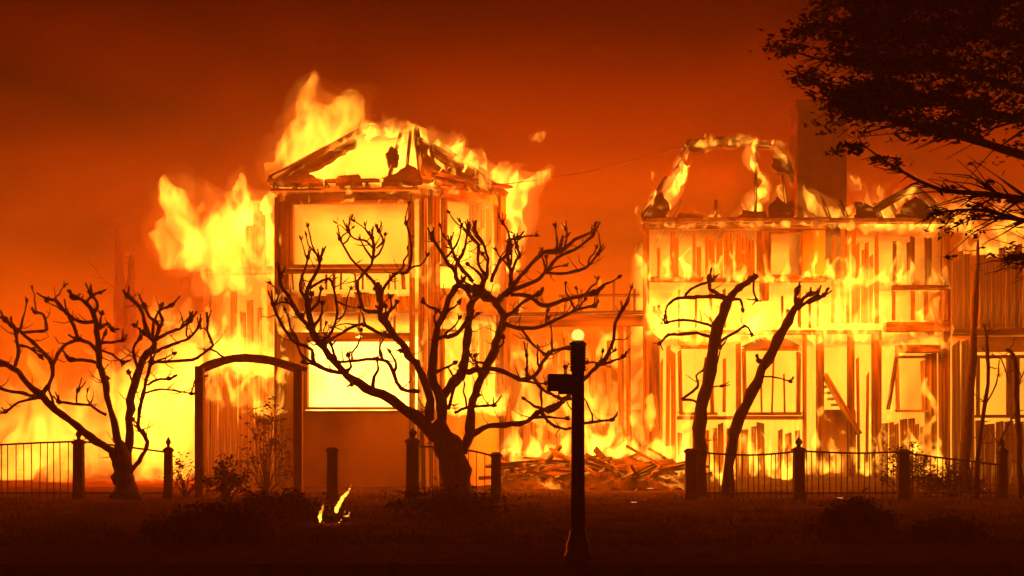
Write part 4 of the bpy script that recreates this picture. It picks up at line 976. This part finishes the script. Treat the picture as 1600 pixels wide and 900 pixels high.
# overhanging tree at the top right, nearer the camera
def leaf_mesh(name, centres, n, size, seed, flat=0.5, scale_n=False):
    rnd = random.Random(seed); vs_, fs = [], []
    for (c, rad) in centres:
        for _ in range(n if not scale_n else max(6, int(n * min(1.6, (rad / 0.3) ** 1.6)))):
            d = Vector((rnd.gauss(0, 1), rnd.gauss(0, 1), rnd.gauss(0, 1) * flat)) * rad * 0.5
            p = c + d; s = size * rnd.uniform(0.6, 1.4)
            a = Vector((rnd.uniform(-1, 1), rnd.uniform(-1, 1), rnd.uniform(-0.6, 0.6))).normalized(); b = a.cross(Vector((rnd.uniform(-1, 1), rnd.uniform(-1, 1), rnd.uniform(-1, 1)))).normalized()
            o_ = len(vs_)
            vs_ += [p - a * s, p + b * s * 0.35, p + a * s, p - b * s * 0.35]; fs.append((o_, o_ + 1, o_ + 2, o_ + 3))
    return mesh_of(name, vs_, fs)
YO = 15.0
ot = tag(empty('overhanging_tree', (P(1840, 0, YO).x, YO, 0)), 'dark leafy tree reaching in from the top right corner', 'tree')
rnd = random.Random(77)
tb = P(1840, 0, YO); tb.z = 0
v_, f_ = tube(smooth_path([(tb, 0.32), (tb + Vector((0.05, 0, 1.6)), 0.24), (tb + Vector((-0.1, 0.1, 3.4)), 0.2), (tb + Vector((0.1, 0, 5.2)), 0.15), (tb + Vector((0, 0.1, 7.4)), 0.05)], 5), 12)
put(link('trunk', mesh_of('trunk', v_, f_, True), M['bark']), ot)
cl = []
mains = [[(1835, 330, 9), (1620, 250, 7), (1500, 213, 6), (1410, 192, 5), (1345, 172, 4), (1295, 143, 2.5), (1252, 118, 1.2)],
         [(1835, 230, 9), (1620, 150, 6), (1500, 112, 4.5), (1390, 100, 3.4), (1290, 94, 2.2), (1228, 76, 1)],
         [(1835, 420, 8), (1660, 330, 5.5), (1560, 305, 4), (1470, 296, 3), (1400, 262, 2), (1348, 226, 1)],
         [(1835, 130, 8), (1640, 60, 6), (1450, 46, 4), (1340, 40, 2.6), (1262, 44, 1.2)],
         [(1835, 60, 8), (1600, -10, 6), (1420, 0, 4), (1300, 8, 2)],
         [(1835, 470, 7), (1690, 372, 5), (1600, 345, 3.6), (1530, 328, 2.6), (1462, 332, 1.2)],
         [(1835, 300, 7), (1640, 205, 5), (1540, 172, 3.6), (1440, 150, 2.6), (1360, 138, 1.2)],
         [(1835, 500, 6), (1700, 430, 4), (1640, 408, 2.6), (1580, 404, 1.4)]]
for mi, ln in enumerate(mains):
    dY = rnd.uniform(-1.6, 1.6)
    pts = [(P(x, y, YO + dY * i / (len(ln) - 1)), r / FPX * YO) for i, (x, y, r) in enumerate(ln)]
    sp = smooth_path(pts, 5); vs_, fs = tube(sp, 7, seed=mi)
    for k in range(60):
        i = rnd.randint(len(sp) // 4, len(sp) - 1); p, r = sp[i]; td = (sp[min(i + 1, len(sp) - 1)][0] - sp[i - 1][0]).normalized()
        d = (td * 0.9 + Vector((rnd.uniform(-.7, .3), rnd.uniform(-.9, .9), rnd.uniform(-.75, .55)))).normalized(); L = rnd.uniform(0.2, 1.0) * (0.35 if i > len(sp) * 0.6 else 1.0)
        q1 = p + d * L * 0.5; q2 = q1 + (d + Vector((rnd.uniform(-.4, .4), rnd.uniform(-.4, .4), rnd.uniform(-.5, .2)))).normalized() * L * 0.5
        v2, f2 = tube([(p, max(0.006, r * 0.5)), (q1, 0.006), (q2, 0.003)], 4, seed=k); o_ = len(vs_); vs_ += v2; fs += [tuple(a + o_ for a in f) for f in f2]
        py = HOR - (q2.z - EYE) / q2.y * FPX
        qx = 800 + q2.x / q2.y * FPX
        if rnd.random() > (qx - 1215) / 190: continue
        if py < 215: cl.append((q2, rnd.uniform(0.12, 0.32))); cl.append((q1, rnd.uniform(0.08, 0.2)))
        elif rnd.random() < 0.10: cl.append((q2, rnd.uniform(0.06, 0.16))); cl.append((q1, 0.1))
    put(link('branch', mesh_of('branch', vs_, fs, True), M['bark']), ot)
for k in range(62):
    x = 1285 + 400 * rnd.random() ** 0.8; y = -40 + 240 * rnd.random() ** 1.3 * (0.35 + 0.65 * (x - 1285) / 400)
    cl.append((P(x, y, YO + rnd.uniform(-1.4, 1.4)), rnd.uniform(0.2, 0.45)))
for k in range(60):
    cl.append((P(1600 + 400 * rnd.random(), -260 + 500 * rnd.random(), YO + rnd.uniform(-2.5, 2.5)), rnd.uniform(0.4, 0.8)))
put(link('crown', leaf_mesh('crown', cl, 74, 0.042, 5, 0.35, True), M['leaf']), ot)

# ================================================================== SHRUBS
def shrub(name, label, px, py, Y, rx, rz, n, size, mat, seed, group=None, stems=10):
    rnd = random.Random(seed); c = P(px, py, Y); base = Vector((c.x, Y, 0))
    root = tag(empty(name, base), label, 'shrub', group)
    rx = rx / FPX * Y; top = c.z + rz / FPX * Y
    cs, vs_, fs = [], [], []
    for k in range(stems * 4):
        u = rnd.uniform(0, 6.283); rr = rx * rnd.random() ** 0.6; hz = top * (1 - 0.55 * (rr / rx) ** 2) * rnd.uniform(0.35, 1.0)
        p = base + Vector((math.cos(u) * rr, math.sin(u) * rr * 0.8, hz)); cs.append((p, rx * rnd.uniform(0.18, 0.36)))
        if k < stems * 2:
            mid = base.lerp(p, 0.55) + Vector((rnd.uniform(-.08, .08), rnd.uniform(-.08, .08), 0.05))
            v2, f2 = tube([(base + Vector((rnd.uniform(-.08, .08) * rx, 0, 0)), 0.014), (mid, 0.01), (p, 0.006), (p + (p - mid).normalized() * 0.12, 0.003)], 4, seed=k); o_ = len(vs_); vs_ += v2; fs += [tuple(a + o_ for a in f) for f in f2]
    put(link('stem', mesh_of('stem', vs_, fs, True), M['bark']), root)
    put(link('foliage', leaf_mesh('foliage', cs, n, size, seed, 0.9), M[mat]), root)
    return root
shrub('shrub', 'dense black rounded shrub at the bottom left on the verge', 325, 845, 20.4, 85, 42, 120, 0.045, 'leaf', 1, 'dark shrubs on the verge', 14)
shrub('shrub', 'dark low shrub behind the black shrub at bottom left', 440, 800, 25, 70, 30, 70, 0.045, 'leaf', 2, 'dark shrubs on the verge')
shrub('shrub', 'dark low shrub under the big pollarded tree', 690, 800, 26, 90, 26, 70, 0.045, 'leaf', 3, 'dark shrubs on the verge')
shrub('shrub', 'larger of two dark rounded shrubs at the bottom right', 1335, 835, 21, 60, 48, 100, 0.045, 'leaf', 4, 'dark shrubs on the verge')
shrub('shrub', 'smaller of two dark rounded shrubs at the bottom right', 1480, 850, 20.5, 52, 30, 90, 0.045, 'leaf', 5, 'dark shrubs on the verge')
shrub('shrub', 'scraggy dry climbing shrub under the garden arch', 415, 690, 34, 42, 80, 10, 0.06, 'dry', 6, None, 16)
shrub('shrub', 'small sparse leafy shrub left of the garden arch foot', 352, 745, 29.5, 36, 34, 14, 0.06, 'leaf', 7, None, 12)
shrub('shrub', 'ragged shrub behind the fence post at right', 1415, 715, 33.5, 42, 30, 24, 0.05, 'dry', 8, None, 12)
shrub('shrub', 'low tangled shrub along the fence at far right', 1490, 745, 33, 60, 16, 30, 0.05, 'leaf', 10, None, 12)
shrub('shrub', 'thin twiggy shrub at the foot of the leftmost garden arch post', 290, 725, 33, 34, 26, 8, 0.05, 'dry', 12, None, 10)
bs = shrub('burning_shrub', 'small round burning shrub on the verge with flames around its rim', 522, 806, 24.5, 24, 16, 60, 0.035, 'dry', 9, None, 8)
fire('shrub_flame', 'small pale flames round the burning shrub on the verge', [[(502, 815, 24.2, 3.5), (501, 800, 24.2, 4), (506, 782, 24.2, 1.8)], [(525, 797, 24.2, 4.5), (534, 780, 24.2, 5), (546, 768, 24.2, 3.4), (555, 748, 24.2, 1.6)],
      [(506, 810, 24.2, 2.5), (514, 820, 24.2, 2.5)], [(530, 818, 24.2, 3.2), (536, 806, 24.2, 2.6), (546, 806, 24.2, 3), (548, 792, 24.2, 1.2)], [(517, 792, 24.2, 2.6), (515, 782, 24.2, 2), (519, 772, 24.2, 1)], [(510, 820, 24.15, 3), (522, 823, 24.15, 3), (534, 820, 24.15, 2.6)], [(540, 800, 24.2, 2.6), (543, 786, 24.2, 1.4)], [(497, 808, 24.2, 2.4), (493, 796, 24.2, 1.2)]], 22.0, voxel=0.018, amp=0.03, freq=3, seed=61, soft=0, con=0.2, lights=[(522, 790, 23.8, 14, 0.1)])

# ================================================================== GARDEN ARCH
ar = tag(empty('garden_arch', (P(390, 0, 33.2).x, 33.2, 0)), 'tall wooden garden arch with a curved top beam left of the big pollarded tree', 'garden arch')
YG = 33.2
for x in (312, 466):
    a = P(x, 0, YG); line_beam('post', (a.x, YG, -0.02), (a.x, YG, P(0, 572, YG).z), 0.2, 0.2, 'arch', ar)
v_, f_ = tube(smooth_path([(P(x, y, YG), 4.2 / FPX * YG) for x, y in ((310, 578), (325, 568), (350, 561), (385, 557), (420, 560), (450, 568), (480, 578))], 4), 8)
put(link('curved_beam', mesh_of('curved_beam', v_, f_, True), M['arch']), ar)
v_, f_ = tube(smooth_path([(P(x, y, YG + 0.7), 4 / FPX * YG) for x, y in ((312, 582), (350, 566), (385, 562), (430, 568), (470, 582))], 4), 8)
put(link('curved_beam', mesh_of('curved_beam', v_, f_, True), M['arch']), ar)

# ================================================================== IRON FENCE
YF = 32.0
PICK = {}
def picket_mesh():
    if 'p' not in PICK:
        bm = bmesh.new(); bmesh.ops.create_cone(bm, cap_ends=True, segments=6, radius1=0.012, radius2=0.012, depth=1.0)
        for v in bm.verts: v.co.z += 0.5
        m = bm_mesh('picket', bm); m.materials.append(M['iron']); PICK['p'] = m
    return PICK['p']
def fence_post(root, px, top, Y, wid=16, fin=True):
    a = P(px, top, Y); o = []
    half = wid / 2 / FPX * Y
    bm = bmesh.new()
    prof = [(half * 1.15, 0), (half * 1.15, 0.12), (half, 0.15), (half * 0.95, a.z - 0.06), (half * 1.2, a.z - 0.05), (half * 1.2, a.z), (half * 0.6, a.z + 0.05)]
    rings = []
    for r, z in prof: rings.append([bm.verts.new((a.x + sx * r, Y + sy * r, z)) for sx, sy in ((-1, -1), (1, -1), (1, 1), (-1, 1))])
    for i in range(len(rings) - 1):
        for k in range(4): bm.faces.new((rings[i][k], rings[i][(k + 1) % 4], rings[i + 1][(k + 1) % 4], rings[i + 1][k]))
    bm.faces.new(rings[0][::-1]); bm.faces.new(rings[-1])
    po = put(link('post', bm_mesh('post', bm), M['post']), root)
    if fin:
        pts = [(Vector((a.x, Y, a.z + z)), r) for z, r in ((0.03, half * 0.55), (0.08, half * 0.35), (0.11, half * 0.45), (0.15, half * 0.7), (0.2, half * 0.6), (0.25, half * 0.25), (0.29, half * 0.04))]
        v2, f2 = tube(pts, 10, rough=0.0); fo = link('finial', mesh_of('finial', v2, f2, True), M['post']); put(fo, root)
        fo.parent = po; fo.matrix_parent_inverse = Matrix.Identity(4)
    return po
def fence(label, Y, posts, spans):
    """posts: (px, top row, width, finial); spans: list of ([(px,row)...] top rail line, picket spacing px)"""
    root = tag(empty('iron_fence', (P(posts[0][0], 0, Y).x, Y, 0)), label, 'fence', 'iron fence runs along the verge')
    for p in posts: fence_post(root, p[0], p[1], Y, p[2], p[3])
    for line, sp in spans:
        pts = [(P(x, y, Y), 0.022) for x, y in line]
        v2, f2 = tube(smooth_path(pts, 5), 6, rough=0.05); put(link('top_rail', mesh_of('top_rail', v2, f2, True), M['iron']), root)
        v2, f2 = tube([(Vector((p.x, Y, 0.14)), 0.018) for p, r in pts], 6, rough=0.05); put(link('bottom_rail', mesh_of('bottom_rail', v2, f2, True), M['iron']), root)
        sm = smooth_path(pts, 8); x = line[0][0] + sp * 0.6
        while sp and x < line[-1][0] - 3:
            X = (x - 800) / FPX * Y
            z = next((a[0].z + (b[0].z - a[0].z) * (X - a[0].x) / max(1e-6, b[0].x - a[0].x) for a, b in zip(sm, sm[1:]) if a[0].x <= X <= b[0].x), None)
            if z:
                o = bpy.data.objects.new('picket', picket_mesh()); COL.objects.link(o); o.parent = root
                o.location = Vector((X, Y, 0.02)) - root.location; o.scale = (1, 1, z - 0.02); o.rotation_euler = (0, random.uniform(-0.02, 0.02), 0)
            x += sp * random.uniform(0.85, 1.15)
    return root
fence('iron picket fence running off the left edge to the leftmost tree', YF, [(123, 690, 15, True), (263, 702, 12, True)],
      [([(-40, 697), (0, 695), (60, 692), (115, 690)], 11.5), ([(130, 690), (180, 696), (256, 706)], 0)])
fence('short iron fence run between posts under the big pollarded tree', YF - 0.3, [(520, 702, 17, False), (645, 688, 20, True), (775, 710, 16, False)],
      [([(655, 697), (700, 700), (740, 705), (768, 712)], 14)])
fence('long sagging iron fence run before the right house', YF, [(1079, 704, 17, False), (1248, 702, 17, True), (1411, 705, 17, False), (1566, 704, 13, True)],
      [([(1087, 706), (1120, 709), (1170, 711), (1210, 709), (1240, 706)], 8.5), ([(1256, 705), (1300, 707), (1350, 708), (1402, 706)], 9), ([(1420, 708), (1460, 714), (1510, 720), (1560, 726)], 9.5)])

# ================================================================== LAMP POST
YP = 17.6
lp = tag(empty('lamp_post', (P(903, 0, YP).x, YP, 0)), 'black lamp post with lit globe and small sign box on the pavement', 'lamp post')
lx = lp.location.x
def lathe(name, prof, mat, seg=20, root=lp, cx=None):
    x0 = lx if cx is None else cx
    v_, f_ = [], []
    for r, z in prof:
        for k in range(seg):
            t = 6.28318 * k / seg; v_.append((x0 + r * math.cos(t), YP + r * math.sin(t), z))
    for i in range(len(prof) - 1):
        for k in range(seg):
            a = i * seg + k; b = i * seg + (k + 1) % seg; f_.append((a, b, b + seg, a + seg))
    f_.append(tuple(range(seg))[::-1]); f_.append(tuple(range((len(prof) - 1) * seg, len(prof) * seg)))
    return put(link(name, mesh_of(name, v_, f_, True), mat), root)
zz = lambda y: P(0, y, YP).z
lathe('base', [(0.17, 0.0), (0.17, 0.08), (0.15, 0.10), (0.145, 0.22), (0.12, 0.26), (0.105, 0.36), (0.09, 0.40)], M['lamp'])
lathe('shaft', [(0.088, 0.38), (0.084, 1.2), (0.08, zz(585)), (0.085, zz(580))], M['lamp'])
pf = []
for k in range(9):
    y = 580 - k * 4.6; pf += [(0.092, zz(y)), (0.104, zz(y - 1.2)), (0.104, zz(y - 2.6)), (0.092, zz(y - 3.6))]
lathe('ribbed_neck', pf, M['lamp'])
lathe('collar', [(0.105, zz(539)), (0.115, zz(537)), (0.08, zz(534)), (0.055, zz(532))], M['lamp'])
g = [(0.04, zz(534.5))] + [(0.078 * math.sin(t) + 0.001, zz(524) - 0.078 * math.cos(t)) for t in [0.5 + 2.64 * i / 12 for i in range(13)]]
gl = lathe('globe', g, emit('lamp_glass', 2.2, (1.0, 0.5, 0.09)))
ld = bpy.data.lights.new('lamp_light', 'POINT'); ld.energy = 3; ld.color = (1, 0.6, 0.25); ld.shadow_soft_size = 0.1
lo = bpy.data.objects.new('lamp_light', ld); COL.objects.link(lo); lo.parent = lp; lo.location = Vector((lx, YP - 0.16, zz(520))) - lp.location
def pbox(name, x0, y0, x1, y1, ya, yb, mat, root):
    bm = bmesh.new(); cbox(bm, x0, y0, x1, y1, ya, yb); bmesh.ops.bevel(bm, geom=list(bm.edges), offset=0.012, segments=2, affect='EDGES')
    return put(link(name, bm_mesh(name, bm), M[mat]), root)
pbox('sign_box', 856, 584, 894, 611, YP - 0.13, YP + 0.13, 'sign', lp)
pbox('sign_bracket', 872, 608, 896, 616, YP - 0.05, YP + 0.05, 'lamp', lp)
v_, f_ = tube([(P(882, 585, YP), 0.008), (P(881, 563, YP), 0.008), (P(896, 571, YP), 0.008)], 6, rough=0); put(link('wire_stay', mesh_of('wire_stay', v_, f_), M['lamp']), lp)

# ================================================================== CABLE between the houses
v_, f_ = tube([(P(786 + 288 * t, 288 - 62 * t + 9 * math.sin(3.14 * t), 40.2 + 1.4 * t), 0.02) for t in [i / 14 for i in range(15)]], 5, rough=0)
tag(link('overhead_cable', mesh_of('overhead_cable', v_, f_), M['cable']), 'thin sagging cable strung between the roofs of the two houses', 'cable')

# ================================================================== EMBERS on the verge
EM = emit('ember', 1.0, (1.0, 0.42, 0.16))
for k, (x, y, n, lab) in enumerate(((314, 774, 3, 'left-hand patch of glowing embers by the small sparse shrub'), (360, 772, 5, 'right-hand patch of glowing embers by the small sparse shrub'), (585, 739, 8, 'line of embers on the garden path between fence posts'), (740, 786, 3, 'embers under the big pollarded tree'),
                     (990, 789, 3, 'embers on the lawn right of the lamp post'), (1016, 746, 4, 'embers at the foot of the rubble heap'), (1312, 782, 3, 'embers in front of the long fence run'), (1535, 763, 2, 'embers near the far right fence post'))):
    Y = min(36.0, EYE * FPX / (y - HOR)); r = random.Random(k)
    p0_ = P(x, 0, Y); root = tag(empty('ember_patch', (p0_.x, Y, 0)), lab, 'embers', 'ember patches on the ground')
    for j in range(n):
        bm = bmesh.new(); bmesh.ops.create_icosphere(bm, subdivisions=1, radius=1.0)
        s = r.uniform(0.010, 0.02) * (1.0 if n < 8 else 0.8)
        for v in bm.verts: v.co = Vector((v.co.x * s * r.uniform(0.7, 1.3), v.co.y * s, v.co.z * s * 0.6)) + Vector((p0_.x + (r.uniform(-0.07, 0.07) if n < 8 else (j - n / 2) * 0.12), Y + r.uniform(-0.1, 0.1), s * 0.6 + 0.05))
        put(link('ember', bm_mesh('ember', bm), EM), root)

# ================================================================== LAWN STUBBLE (uncountable)
r = random.Random(4); vs_, fs = [], []
for _ in range(26000):
    y = 19.8 + 15 * r.random() ** 1.4; x = r.uniform(-0.42, 0.42) * y
    h = r.uniform(0.02, 0.08); a = r.uniform(0, 6.28); wdt = 0.012
    o_ = len(vs_); dx, dy = math.cos(a) * wdt, math.sin(a) * wdt
    vs_ += [(x - dx, y - dy, -0.02), (x + dx, y + dy, -0.02), (x + r.uniform(-.05, .05), y + r.uniform(-.05, .05), h)]; fs.append((o_, o_ + 1, o_ + 2))
tag(link('grass', mesh_of('grass', vs_, fs), M['grass']), 'short scorched grass covering the verge behind the pavement', 'grass', kind='stuff')

# ================================================================== HAZE: smoke in the air round the camera and the scene
bm = bmesh.new(); bmesh.ops.create_cube(bm, size=1.0)
for v in bm.verts: v.co = Vector((v.co.x * 400, 152 + v.co.y * 370, 4.9 + v.co.z * 12.4))
hz = tag(link('haze', bm_mesh('haze', bm)), 'thin smoke hanging over the whole street', 'haze', kind='stuff')
hm = bpy.data.materials.new('smoke'); hm.use_nodes = True; hn = hm.node_tree; hn.nodes.clear()
ho = hn.nodes.new('ShaderNodeOutputMaterial'); pv = hn.nodes.new('ShaderNodeVolumePrincipled')
pv.inputs['Color'].default_value = (0.9, 0.86, 0.82, 1); pv.inputs['Density'].default_value = HAZE_DENSITY; pv.inputs['Anisotropy'].default_value = 0.0
hn.links.new(pv.outputs[0], ho.inputs['Volume']); hz.data.materials.append(hm)
